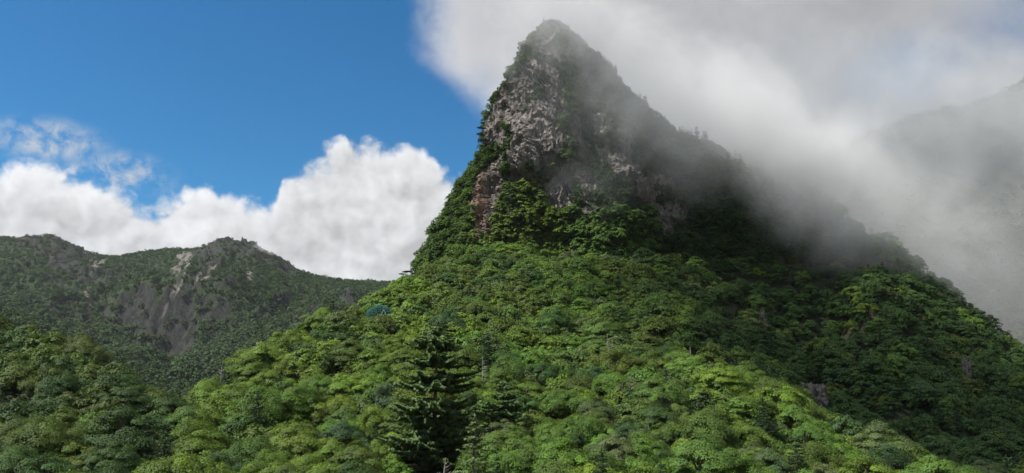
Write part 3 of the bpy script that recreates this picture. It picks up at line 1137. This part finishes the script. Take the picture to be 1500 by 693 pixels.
kindc[(rng.uniform(0, 1, n_t) < 0.03)] = 'blue-green'
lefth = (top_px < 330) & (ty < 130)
cl = (top_px > 250) & (top_px < 640) & (rng.uniform(0, 1, n_t) < 0.5)
kindc[cl & (kindc != 'blue-green')] = 'yellow-green'
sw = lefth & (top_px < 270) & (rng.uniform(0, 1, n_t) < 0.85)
kindc[sw] = np.where(rng.uniform(0, 1, sw.sum()) < 0.35, 'deep green', 'olive green')  # darker leaf tints stand in for shade on the left hill
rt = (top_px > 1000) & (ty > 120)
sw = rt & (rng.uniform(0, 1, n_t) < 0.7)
kindc[sw] = 'deep green'  # cloud shade on the right slopes put into the leaf colour as deep green
form_i = rng.integers(0, 9, n_t)
conif = rng.uniform(0, 1, n_t) < np.where(rt, 0.18, 0.065)
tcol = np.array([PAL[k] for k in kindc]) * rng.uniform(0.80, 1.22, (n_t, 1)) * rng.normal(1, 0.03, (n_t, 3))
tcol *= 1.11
tcol[lefth & (top_px < 270)] *= 0.92  # left hill shade painted in: its leaf colours are dimmed further
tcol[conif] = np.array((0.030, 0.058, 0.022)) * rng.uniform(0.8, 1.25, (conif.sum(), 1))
rot = rng.uniform(0, 6.283, n_t)

cand = np.where(seen & infr)[0]
order = cand[np.argsort(dist[cand] / size[cand])]
solo = order[:285]
solo_set = np.zeros(n_t, bool)
solo_set[solo] = True

proto = {}
def plant_tree(name, parts, loc, rz, s, color, label, category, group):
    root = empty(name, loc, rz, s)
    tag(root, label, category, group)
    trunk_me, crown_me = parts
    key = (trunk_me.name, crown_me.name)
    if key not in proto:
        proto[key] = (link('trunk', trunk_me, root), link('crown', crown_me, root))
        tr, cr = proto[key]
    else:
        tr, cr = (p_.copy() for p_ in proto[key])
        for c_ in (tr, cr):
            C.objects.link(c_)
            c_.parent = root
    cr.color = (*color, 1.0)
    return root


def place_word(px, py, d):
    if px < 340:
        col_ = 'far left hill' if px < 110 else ('left hill' if px < 230 else 'saddle beside left hill')
    elif px < 540:
        col_ = 'left flank of spur'
    elif px < 660:
        col_ = 'slope around fir' if py > 470 else 'slope below green netting'
    elif px < 790:
        col_ = 'slope right of fir'
    elif px < 920:
        col_ = 'middle of spur'
    elif px < 1060:
        col_ = 'right half of spur'
    elif px < 1210:
        col_ = 'right flank of spur'
    else:
        col_ = 'far right gully side'
    if py > 640:
        row = 'lowest on'
    elif py > 585:
        row = 'low on'
    elif py > 530:
        row = 'midway on'
    else:
        row = 'high on'
    return f'{row} {col_}'


ORD = ['first', 'second', 'third', 'fourth', 'fifth', 'sixth', 'seventh', 'eighth', 'ninth', 'tenth', 'eleventh', 'twelfth', 'thirteenth', 'fourteenth']
NUM = ['one', 'two', 'three', 'four', 'five', 'six', 'seven', 'eight', 'nine', 'ten', 'eleven', 'twelve', 'thirteen', 'fourteen']
draft = {}
for t_ in solo:
    sz = 'small' if size[t_] < 0.36 else ('large' if size[t_] > 0.53 else '')
    if conif[t_]:
        base_l = ' '.join(w_ for w_ in (sz, 'dark conifer') if w_)
    else:
        base_l = ' '.join(w_ for w_ in (sz, kindc[t_], FORMS[form_i[t_]], 'tree') if w_)
    draft.setdefault((base_l, place_word(top_px[t_], top_py[t_], dist[t_])), []).append(t_)
for (base_l, pl), ts in draft.items():
    ts.sort(key=lambda a_: top_px[a_])
    for k, t_ in enumerate(ts):
        lab = f'{base_l} {pl}'
        if len(ts) > 1:
            lab += f', {ORD[k]} of {NUM[len(ts) - 1]} from left'
        loc = (tx[t_], ty[t_], tz[t_] - 0.2)
        if conif[t_]:
            tm, cm = FIRS[t_ % 2]
            plant_tree('conifer_tree', (tm, cm), loc, rot[t_], size[t_], tcol[t_], lab, 'tree', 'conifers scattered in the broadleaf forest')
        else:
            f_, cm, tm = hi[form_i[t_]]
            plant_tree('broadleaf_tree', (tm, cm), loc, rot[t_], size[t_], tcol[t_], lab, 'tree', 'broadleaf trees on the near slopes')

# ------------------------------------------------------------------ masses of trees: one object each, points instanced by geometry nodes
def source(me):
    return bpy.data.objects.new(me.name, me)          # never linked to the scene by itself


def mass(name, pts, variant, rotz, scl, tint, variants, label, category):
    me = bpy.data.meshes.new(name)
    me.vertices.add(len(pts))
    me.vertices.foreach_set('co', np.asarray(pts, np.float32).ravel())
    attr(me, 'scl', scl)
    attr(me, 'rotz', rotz)
    attr(me, 'tint', np.concatenate([np.asarray(tint), np.ones((len(pts), 1))], 1), 'FLOAT_COLOR')
    vi = me.attributes.new('variant', 'INT', 'POINT')
    vi.data.foreach_set('value', np.asarray(variant, np.int32))
    o = link(name, me)
    ng = bpy.data.node_groups.new(name + '_growth', 'GeometryNodeTree')
    ng.interface.new_socket('Geometry', in_out='INPUT', socket_type='NodeSocketGeometry')
    ng.interface.new_socket('Geometry', in_out='OUTPUT', socket_type='NodeSocketGeometry')
    gi, go = ng.nodes.new('NodeGroupInput'), ng.nodes.new('NodeGroupOutput')
    gj = ng.nodes.new('GeometryNodeGeometryToInstance')
    infos = []
    for v in variants:
        oi = ng.nodes.new('GeometryNodeObjectInfo')
        oi.inputs['Object'].default_value = source(v)
        infos.append(oi)
    for oi in reversed(infos):
        ng.links.new(oi.outputs['Geometry'], gj.inputs[0])
    ip = ng.nodes.new('GeometryNodeInstanceOnPoints')
    ip.inputs['Pick Instance'].default_value = True
    def named(nm, typ):
        a_ = ng.nodes.new('GeometryNodeInputNamedAttribute')
        a_.data_type = typ
        a_.inputs['Name'].default_value = nm
        return next(s_ for s_ in a_.outputs if s_.enabled and s_.name == 'Attribute')
    cx = ng.nodes.new('ShaderNodeCombineXYZ')
    ng.links.new(named('rotz', 'FLOAT'), cx.inputs[2])
    ng.links.new(gi.outputs[0], ip.inputs['Points'])
    ng.links.new(gj.outputs[0], ip.inputs['Instance'])
    ng.links.new(named('variant', 'INT'), ip.inputs['Instance Index'])
    ng.links.new(cx.outputs[0], ip.inputs['Rotation'])
    ng.links.new(named('scl', 'FLOAT'), ip.inputs['Scale'])
    ng.links.new(ip.outputs[0], go.inputs[0])
    md = o.modifiers.new('growth', 'NODES')
    md.node_group = ng
    tag(o, label, category, kind='stuff')
    return o


mid_v = [broadleaf(400 + k, f_, 62, 50, 0.40, M_leaf_far, H=4.6 if f_ != 'spreading' else 3.6, R=3.5 if f_ != 'spreading' else 4.0)[0] for k, f_ in enumerate(FORMS)]
mid_f = [fir(410 + k, 8.5, 2.4, 15, M_leaf_far, 0.6, quads=0.22)[1] for k in range(2)]
rest = np.where(~solo_set & (ty > 40))[0]
var = np.where(conif[rest], 9 + rest % 2, form_i[rest])
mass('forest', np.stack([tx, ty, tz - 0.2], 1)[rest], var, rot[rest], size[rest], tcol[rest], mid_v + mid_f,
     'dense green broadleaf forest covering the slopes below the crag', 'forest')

# bushes on the crag
fc = crag_V[crag_F]
cen = fc.mean(1)
nv = np.cross(fc[:, 2] - fc[:, 0], fc[:, 3] - fc[:, 1])
area = np.linalg.norm(nv, axis=1) * 0.5
nv /= np.linalg.norm(nv, axis=1)[:, None] + 1e-9
fv = veg[crag_F].mean(1)
zb = near_z(cen[:, 0], cen[:, 1])
ok = (fv > 0.62) & (cen[:, 2] > zb - 1) & (nv[:, 1] < 0.75)
prob = area * ok
nb = 7200
pick = rng.choice(len(cen), nb, p=prob / prob.sum(), replace=False)
bp_ = cen[pick] - nv[pick] * 0.3
bqx, bqy = project(bp_)
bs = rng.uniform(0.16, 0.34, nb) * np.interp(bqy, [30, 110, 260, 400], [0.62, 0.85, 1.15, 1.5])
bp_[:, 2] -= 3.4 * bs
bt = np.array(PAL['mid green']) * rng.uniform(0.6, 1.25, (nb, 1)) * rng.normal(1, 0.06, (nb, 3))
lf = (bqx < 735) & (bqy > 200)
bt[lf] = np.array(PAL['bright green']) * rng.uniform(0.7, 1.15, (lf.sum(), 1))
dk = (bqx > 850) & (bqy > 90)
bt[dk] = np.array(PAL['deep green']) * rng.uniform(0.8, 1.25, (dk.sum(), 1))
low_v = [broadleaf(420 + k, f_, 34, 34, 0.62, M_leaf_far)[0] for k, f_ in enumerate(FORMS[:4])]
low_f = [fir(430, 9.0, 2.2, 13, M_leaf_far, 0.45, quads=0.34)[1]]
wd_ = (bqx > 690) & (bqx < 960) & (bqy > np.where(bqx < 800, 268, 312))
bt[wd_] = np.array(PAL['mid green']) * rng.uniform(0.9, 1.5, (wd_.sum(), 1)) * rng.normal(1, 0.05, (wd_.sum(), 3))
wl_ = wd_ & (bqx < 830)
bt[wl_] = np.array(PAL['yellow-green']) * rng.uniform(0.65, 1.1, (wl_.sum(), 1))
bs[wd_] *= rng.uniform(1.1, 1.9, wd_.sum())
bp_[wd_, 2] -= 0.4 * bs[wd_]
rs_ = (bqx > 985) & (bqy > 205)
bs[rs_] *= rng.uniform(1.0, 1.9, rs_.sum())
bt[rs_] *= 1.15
bv = rng.integers(0, 4, nb)
cf = rng.uniform(0, 1, nb) < np.where(rs_, 0.16, 0.06)
bv[cf] = 4
bp_[cf, 2] += 3.0 * bs[cf]
bs[cf] *= 1.1
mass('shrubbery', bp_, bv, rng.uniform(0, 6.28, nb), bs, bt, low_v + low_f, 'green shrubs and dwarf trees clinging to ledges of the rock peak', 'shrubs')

# woods on the far slopes
def grid_scatter(data, d, seed, thin=None):
    xs_, ys_, Z_, vg = data
    x_, y_ = scatter(xs_[0] + 6, xs_[-1] - 6, ys_[0] + 6, ys_[-1] - 6, d, seed)
    fx = (x_ - xs_[0]) / (xs_[1] - xs_[0])
    fy = (y_ - ys_[0]) / (ys_[1] - ys_[0])
    ok_ = (fx >= 0) & (fy >= 0) & (fx < len(xs_) - 1.001) & (fy < len(ys_) - 1.001)
    x_, y_, fx, fy = x_[ok_], y_[ok_], fx[ok_], fy[ok_]
    ix, iy = fx.astype(int), fy.astype(int)
    a_, b_ = fx - ix, fy - iy
    z_ = Z_[iy, ix] * (1 - a_) * (1 - b_) + Z_[iy, ix + 1] * a_ * (1 - b_) + Z_[iy + 1, ix] * (1 - a_) * b_ + Z_[iy + 1, ix + 1] * a_ * b_
    g_ = vg[np.round(fy).astype(int), np.round(fx).astype(int)]
    k_ = ((g_ > 0.5) | (np.random.default_rng(seed).uniform(0, 1, len(x_)) < 0.22)) & (z_ > BASE + 6)
    return np.stack([x_, y_, z_], 1)[k_]


tiny_v = [broadleaf(440 + k, f_, 22, 12, 1.15, M_leaf_far)[0] for k, f_ in enumerate(FORMS[:4])]
def wood(name, data, d, seed, sc, colr, label, cut=None):
    p_ = grid_scatter(data, d, seed)
    if cut is not None:
        p_ = p_[cut(p_)]
    n_ = len(p_)
    s_ = rng.uniform(0.6, 1.25, n_) * sc
    ht = np.clip((p_[:, 2] - 60) / 160, 0, 1) if name == 'far_forest' else np.zeros(n_)
    s_ *= 1 - 0.45 * ht
    p_[:, 2] -= 2.2 * s_
    c_ = np.array(colr) * rng.uniform(0.65, 1.35, (n_, 1)) * rng.normal(1, 0.07, (n_, 3))
    return mass(name, p_, rng.integers(0, 4, n_), rng.uniform(0, 6.28, n_), s_, c_, tiny_v, label, 'forest')


def vis_far(p_):
    px_, py_ = project(p_)
    return (px_ > -80) & (px_ < 720)
wood('far_forest', far_data, 6.0, 21, 1.35, (0.044, 0.083, 0.023), 'dark green forest on the distant mountain across the valley', vis_far)
wood('hillside_forest', mid_data, 5.0, 22, 0.95, (0.045, 0.080, 0.026), 'dark forest on the shoulder behind the left hill', lambda p_: project(p_)[0] > -200)
wood('misty_forest', rt_data, 5.0, 23, 1.0, (0.050, 0.085, 0.026), 'forest on the mountain hidden in cloud on the right', lambda p_: project(p_)[0] < 1700)
# ------------------------------------------------------------------ single trees the photograph shows by themselves
def ground_at(x, y):
    return float(near_z(np.array([x]), np.array([y]))[0])


def on_ground(px, Yd):
    x = at(px, 500, Yd)[0]
    return x, Yd, ground_at(x, Yd)


def single_fir(px, Yd, tip_py, R, whorls, color, label, seed, dens=1.0, quads=0.15, base=None, droop=0.12, name='fir_tree', clear=0.12, pw=0.75, nbr=6):
    tip = at(px, tip_py, Yd)
    z0 = ground_at(tip[0], Yd) if base is None else at(px, base, Yd)[2]
    H = tip[2] - z0
    tm, cm = fir(seed, H, R, whorls, M_leaf, dens, clear, droop, quads, pw, nbr)
    root = empty(name, (tip[0], Yd, z0))
    tag(root, label, 'tree')
    link('trunk', tm, root)
    c_ = link('crown', cm, root)
    c_.color = (*color, 1)
    return root


single_fir(640, 66.0, 470, 5.6, 18, (0.085, 0.138, 0.045), 'big dark fir with broad drooping branch layers at bottom middle', 501, 1.6, 0.34, droop=0.10, clear=0.03, pw=0.52, nbr=12)
single_fir(738, 71.0, 556, 3.3, 14, (0.080, 0.132, 0.042), 'smaller dark layered fir just right of the big dark fir', 508, 1.4, 0.30, droop=0.08, pw=0.5, nbr=9)
single_fir(695, 44.0, 612, 1.5, 17, (0.105, 0.150, 0.055), 'young pale-tipped fir with bare leader in front of the big fir', 502, 1.5, 0.11, droop=-0.15, clear=0.25)
single_fir(1030, 77.0, 574, 3.0, 15, (0.026, 0.050, 0.022), 'dark flat-layered fir on the right half of the central spur', 503, 1.2, 0.15, droop=0.05)
single_fir(746, 186.0, 266, 2.3, 14, (0.030, 0.066, 0.028), 'small pointed fir in front of the pale ledge at the cliff foot', 504, 0.8, 0.25, base=308)
single_fir(945, 208.0, 139, 0.8, 9, (0.030, 0.060, 0.025), 'tiny spire of a fir on the right ridge of the rock peak', 505, 0.7, 0.25, base=162)
single_fir(1204, 236.0, 288, 2.4, 13, (0.026, 0.050, 0.022), 'dark fir fading into mist on the right-hand crest', 506, 0.7, 0.25)
single_fir(905, 150.0, 405, 2.2, 14, (0.028, 0.056, 0.022), 'dark fir rising from the trees under the right part of the cliff', 507, 0.8, 0.22)


def pads_pine(name, px, Yd, base_py, top_py, pads, color, label, seed, lean=0.0, per=240):
    """a crooked pine: flat needle pads (dx, height fraction, radius) on short boughs"""
    r = np.random.default_rng(seed)
    b_, t_ = at(px, base_py, Yd), at(px, top_py, Yd)
    H = t_[2] - b_[2]
    root = empty(name, tuple(b_))
    tag(root, label, 'tree')
    g = Geo()
    z_ = np.linspace(-0.6, H * 0.93, 7)
    u_ = np.linspace(0, 1, 7)
    stem = np.stack([lean * u_ ** 1.5 + 0.12 * np.sin(5 * u_), 0.1 * np.sin(4 * u_), z_], 1)
    g.tube(stem, 0.13 * (1 - 0.75 * u_), 6)
    pos, nrm, axs = [], [], []
    for dx, hf, rad in pads:
        c_ = np.array((dx, r.normal(0, 0.25 * rad), H * hf))
        k = np.clip(hf - 0.12, 0.1, 0.95)
        s_ = np.array([np.interp(k, u_, stem[:, d]) for d in range(3)])
        v_ = np.linspace(0, 1, 5)[:, None]
        g.tube(s_ * (1 - v_) + c_ * v_ + np.array((0, 0, 0.15)) * np.sin(v_ * 3.14), 0.05 * (1 - 0.6 * v_[:, 0]), 5)
        th = r.uniform(0, 6.283, per)
        rr_ = np.sqrt(r.uniform(0, 1, per))
        p_ = np.stack([np.cos(th) * rr_ * rad, np.sin(th) * rr_ * rad * 0.8, 0.12 * rad * (1 - rr_ ** 2) + r.normal(0, 0.06 * rad, per)], 1)
        pos.append(c_ + p_)
        nrm.append(np.array((0, 0, 1.0)) + 0.5 * r.normal(size=(per, 3)))
        axs.append(p_ + 0.4 * r.normal(size=(per, 3)))
    link('trunk', g.mesh('trunk', M_bark), root)
    pos, nrm, axs = map(np.concatenate, (pos, nrm, axs))
    n_ = len(pos)
    c_ = link('crown', leaves_mesh('crown', pos, nrm, axs, r.uniform(0.22, 0.42, n_), r.uniform(0.10, 0.18, n_), np.clip(r.normal(1, 0.18, n_), 0.5, 1.5), np.zeros(n_), M_leaf), root)
    c_.color = (*color, 1)
    return root


pads_pine('pine_tree', 593, 158.0, 440, 397, [(0.5, 0.98, 0.72), (-0.1, 0.97, 0.62), (-0.75, 0.90, 0.55), (0.75, 0.80, 0.55)], (0.050, 0.040, 0.026),
          'lone flat-topped brown pine standing against the white cloud', 511, 0.1)
pads_pine('pine_tree', 709, 205.0, 216, 180, [(-0.5, 1.0, 0.6), (-1.1, 0.80, 0.9), (-0.2, 0.76, 0.7), (-1.3, 0.55, 0.9), (-0.3, 0.5, 0.7), (-0.9, 0.30, 0.8), (-0.5, 0.06, 0.6)], (0.026, 0.046, 0.026),
          'dark layered pine leaning out from the left edge of the cliff', 512, -0.5)


def snag(px, Yd, tip_py, vis_py, spread, n_br, label, seed, up=0.15, fork=False):
    r = np.random.default_rng(seed)
    tip = at(px, tip_py, Yd)
    z0 = ground_at(tip[0], Yd)
    H = tip[2] - z0
    zb_ = at(px, vis_py, Yd)[2] - z0
    root = empty('dead_tree', (tip[0], Yd, z0))
    tag(root, label, 'dead tree')
    g = Geo()
    u_ = np.linspace(0, 1, 9)
    stem = np.stack([0.12 * np.sin(3 * u_ + seed), 0.1 * np.cos(4 * u_), -0.8 + (H + 0.8) * u_], 1)
    g.tube(stem, 0.17 * (1 - 0.82 * u_), 7)
    link('trunk', g.mesh('trunk', M_dead), root)
    gb = Geo()
    for k in range(n_br):
        t_ = (k + r.uniform(0, 1)) / n_br
        z_ = zb_ * 0.85 + (H * 0.97 - zb_ * 0.85) * t_
        a_ = r.uniform(0, 6.283)
        ln_ = spread * (1.05 - 0.8 * t_) * r.uniform(0.5, 1.1)
        v_ = np.linspace(0, 1, 5)
        b0 = np.array([np.interp(z_, stem[:, 2], stem[:, d]) for d in range(3)])
        d_ = np.array((math.cos(a_), math.sin(a_) * 0.8, up))
        pth = b0 + d_ * (ln_ * v_)[:, None] + np.array((0, 0, 1.0)) * (0.22 * ln_ * v_ ** 2)[:, None]
        g_r = 0.045 * (1 - 0.75 * v_)
        gb.tube(pth, g_r, 5)
        if ln_ > 0.6:
            for sgn_ in (-1, 1):
                q0 = pth[2]
                d2_ = d_ + sgn_ * 0.7 * np.array((-math.sin(a_), math.cos(a_), 0.2))
                gb.tube(q0 + d2_ * (ln_ * 0.4 * v_)[:, None], 0.022 * (1 - 0.7 * v_), 4)
    link('branches', gb.mesh('branches', M_dead), root)
    return root


snag(706, 92.0, 524, 572, 1.6, 20, 'bare reddish-grey dead conifer with short spiky branches above the big fir', 521, -0.05)
snag(890, 106.0, 490, 528, 1.1, 11, 'bare pale dead trunk with few side twigs in the upper middle of the spur', 522, 0.0)
snag(1012, 104.0, 508, 534, 0.7, 16, 'short dense grey-brown dead stump on the right half of the spur', 523, 0.5)
snag(327, 103.0, 534, 560, 1.3, 12, 'bare whitish dead tree poking out on the saddle crest', 524, 0.35)
snag(652, 46.0, 672, 715, 0.9, 18, 'tangle of bare grey dead branches beside the young fir', 525, 0.45)

def outcrop(px, py, Yd, size_, label, seed):
    bm = bmesh.new()
    bmesh.ops.create_icosphere(bm, subdivisions=5, radius=1.0)
    co = np.array([v_.co[:] for v_ in bm.verts])
    f_ = 1 + 0.30 * facets(co * 2.0 + seed, 11) + 0.16 * facets(co * 5.0 + seed, 12) + 0.15 * perlin(co * 1.4 + seed)
    co2 = co * f_[:, None] * np.array(size_)
    for v_, c_ in zip(bm.verts, co2):
        v_.co = c_
    me = bpy.data.meshes.new('rock_outcrop')
    bm.to_mesh(me)
    bm.free()
    me.materials.append(M_crag)
    attr(me, 'veg', np.clip(0.35 + 0.5 * perlin(co * 2 + seed), 0, 1))
    attr(me, 'rust', np.zeros(len(co)))
    attr(me, 'pale', np.full(len(co), 0.6))
    o = link('rock_outcrop', me)
    o.location = at(px, py, Yd)
    tag(o, label, 'rock')


outcrop(1190, 584, 144.0, (2.4, 1.8, 2.6), 'pale bare rock face in the dark gully on the right', 1.0)
outcrop(1417, 538, 160.0, (0.7, 0.8, 2.0), 'small pale rock fin among trees on the right-hand spur', 2.0)
outcrop(1117, 470, 181.0, (0.9, 0.9, 2.6), 'narrow grey rock rib in the trees above the gully', 3.0)

# ------------------------------------------------------------------ netted frame on the crest
M_net = plain_mat('teal_net', (0.014, 0.130, 0.115), 0.6)
M_pole = plain_mat('galvanised_pole', (0.36, 0.38, 0.37), 0.5)
nx_, ny_ = NET[0], 137.0
nz_ = ground_at(nx_, ny_)
ztop = at(556, 447, ny_)[2] - nz_
zeave = at(556, 474, ny_)[2] - nz_
root = empty('net_enclosure', (nx_, ny_, nz_))
tag(root, 'teal green netting over a pale pole frame on the crest', 'net enclosure')
RX, RY = 2.9, 2.2
g = Geo()
hgt = ztop - zeave
def dome(th, ph):
    return np.array((RX * math.cos(th) * math.cos(ph), RY * math.sin(th) * math.cos(ph), zeave + hgt * math.sin(ph)))
for k in range(40):
    th = 2 * math.pi * k / 40
    g.tube([dome(th, p_) for p_ in np.linspace(0, 1.45, 9)], np.full(9, 0.022), 4)
for k in range(10):
    ph = 1.4 * k / 9
    g.tube([dome(t_, ph) for t_ in np.linspace(0, 2 * math.pi, 33)], np.full(33, 0.022), 4)
for k in range(36):
    th = 2 * math.pi * k / 36
    p0_ = dome(th, 0)
    g.tube([p0_ + np.array((0, 0, -z_)) for z_ in np.linspace(0, 1.6, 3)], np.full(3, 0.022), 4)
link('netting', g.mesh('netting', M_net), root)
for a_ in (0.5, 2.2, 3.7, 5.4):
    g = Geo()
    b_ = dome(a_, 0.25)
    g.tube([(b_[0], b_[1], -0.5), (b_[0], b_[1], zeave), tuple(b_)], [0.07, 0.07, 0.06], 7)
    link('pole', g.mesh('pole', M_pole), root)
for x0_, x1_ in ((-0.5, 0.9), (2.1, 0.9)):
    g = Geo()
    g.tube([(x0_, -1.9, zeave - 0.6), (x1_, -1.2, zeave + hgt * 0.72)], [0.06, 0.05], 6)
    link('brace', g.mesh('brace', M_pole), root)

# ------------------------------------------------------------------ air: haze and drifting cloud
def closed_box(name, lo, hi, mat):
    v_ = [(x_, y_, z_) for z_ in (lo[2], hi[2]) for y_ in (lo[1], hi[1]) for x_ in (lo[0], hi[0])]
    f_ = [(0, 2, 3, 1), (4, 5, 7, 6), (0, 1, 5, 4), (2, 6, 7, 3), (0, 4, 6, 2), (1, 3, 7, 5)]
    return link(name, mesh_from(name, v_, f_, mat))


m, t, out = new_mat('haze')
pv = t.new('ShaderNodeVolumePrincipled')
pv.inputs['Color'].default_value = rgb(0.86, 0.92, 1.0)
pv.inputs['Density'].default_value = HAZE
pv.inputs['Anisotropy'].default_value = 0.2
t.put(out.inputs['Volume'], pv.outputs[0])
o = closed_box('haze', (-3100, -3100, BASE - 1), (3100, 3100, 420), m)
tag(o, kind='stuff')


def mist(px, py, Yd, radii, dens, scale, gain, lo, hi, label, seed, tilt=0.0, step=0.35):
    m, t, out = new_mat('mist')
    tcn = t.new('ShaderNodeTexCoord').outputs['Object']
    pos = t.new('ShaderNodeNewGeometry').outputs['Position']
    r_ = t.vm('LENGTH', tcn)
    n_ = t.noise(t.vm('ADD', pos, (seed * 31.7, seed * 17.1, seed * 5.3)), scale, 5.0, 0.60, 0.9)
    f_ = t.ramp(r_, 1.0, 0.15, 0.0, 1.0, False)
    n2_ = t.noise(t.vm('ADD', pos, (seed * 11.7, seed * 27.1, seed * 3.3)), scale * 3.6, 4.0, 0.60, 0.8)
    d_ = t.m('ADD', f_, t.m('MULTIPLY', t.m('SUBTRACT', n_, 0.5), gain))
    d_ = t.m('ADD', d_, t.m('MULTIPLY', t.m('SUBTRACT', n2_, 0.5), 0.45 * gain))
    d_ = t.m('MULTIPLY', t.ramp(d_, lo, hi), t.ramp(r_, 0.97, 0.70, 0.0, 1.0))
    pv = t.new('ShaderNodeVolumePrincipled')
    pv.inputs['Color'].default_value = rgb(0.97, 0.975, 0.98)
    pv.inputs['Anisotropy'].default_value = 0.0
    t.put(pv.inputs['Density'], t.m('MULTIPLY', d_, dens))
    t.put(out.inputs['Volume'], pv.outputs[0])
    bm = bmesh.new()
    bmesh.ops.create_icosphere(bm, subdivisions=3, radius=1.0)
    me = bpy.data.meshes.new('mist')
    bm.to_mesh(me)
    bm.free()
    me.materials.append(m)
    o = link('mist', me)
    o.location = at(px, py, Yd)
    o.scale = radii
    o.rotation_euler = (0, tilt, 0)
    tag(o, label, 'mist', kind='stuff')
    return o


mist(1335, 185, 350, (160, 62, 58), 0.012, 0.018, 1.6, 0.10, 0.75, 'thick grey cloud filling the valley on the right', 1, 0.2)
mist(1075, 190, 212, (60, 34, 34), 0.046, 0.032, 1.8, 0.15, 0.90, 'mist drifting over the right-hand ridge of the peak', 2, 0.45)
mist(835, 38, 198, (38, 26, 27), 0.046, 0.045, 1.8, 0.15, 0.95, 'thin cloud veiling the tip of the rock peak', 3, 0.5)
mist(1195, 262, 208, (64, 30, 29), 0.032, 0.036, 1.8, 0.15, 0.95, 'torn mist hanging before the upper right slope', 4, 0.5)
mist(1410, 365, 255, (80, 48, 44), 0.010, 0.026, 1.6, 0.15, 0.85, 'grey mist sinking behind the right-hand spur', 5, 0.6)
mist(396, -992, 95, (84, 86, 22), 0.050, 0.026, 1.0, 0.12, 0.6, 'unseen high cloud added to shade the right-hand slopes', 8)  # added out of view, placed sunward so its shadow falls on the right slopes
mist(1130, -95, 345, (125, 70, 30), 0.030, 0.022, 1.2, 0.12, 0.7, 'grey cloud ceiling added above the view to shade the right-hand valley', 9)  # added above the frame to darken the mist bank below it
mist(965, 130, 188, (32, 17, 24), 0.028, 0.050, 1.9, 0.15, 0.95, 'pale veil of mist trailing down the right edge of the peak', 10, 0.75)
mist(1000, 212, 190, (28, 15, 20), 0.016, 0.050, 1.8, 0.15, 0.95, 'thin mist drifting past the right flank of the peak', 12, 0.6)
mist(1440, 165, 330, (75, 34, 44), 0.028, 0.026, 1.5, 0.12, 0.8, 'fog hiding the dark mountain at the right edge', 11, 0.2)
mist(860, 150, 180, (48, 18, 34), 0.007, 0.045, 1.6, 0.22, 0.95, 'faint veil of mist across the cliff face', 6, 0.5)
mist(388, 364, 1165, (30, 24, 11), 0.016, 0.030, 1.2, 0.25, 0.8, 'small wisp of cloud on the distant summit', 7, 0.3)

print('trees', n_t, 'solo', len(solo), 'rest', len(rest))
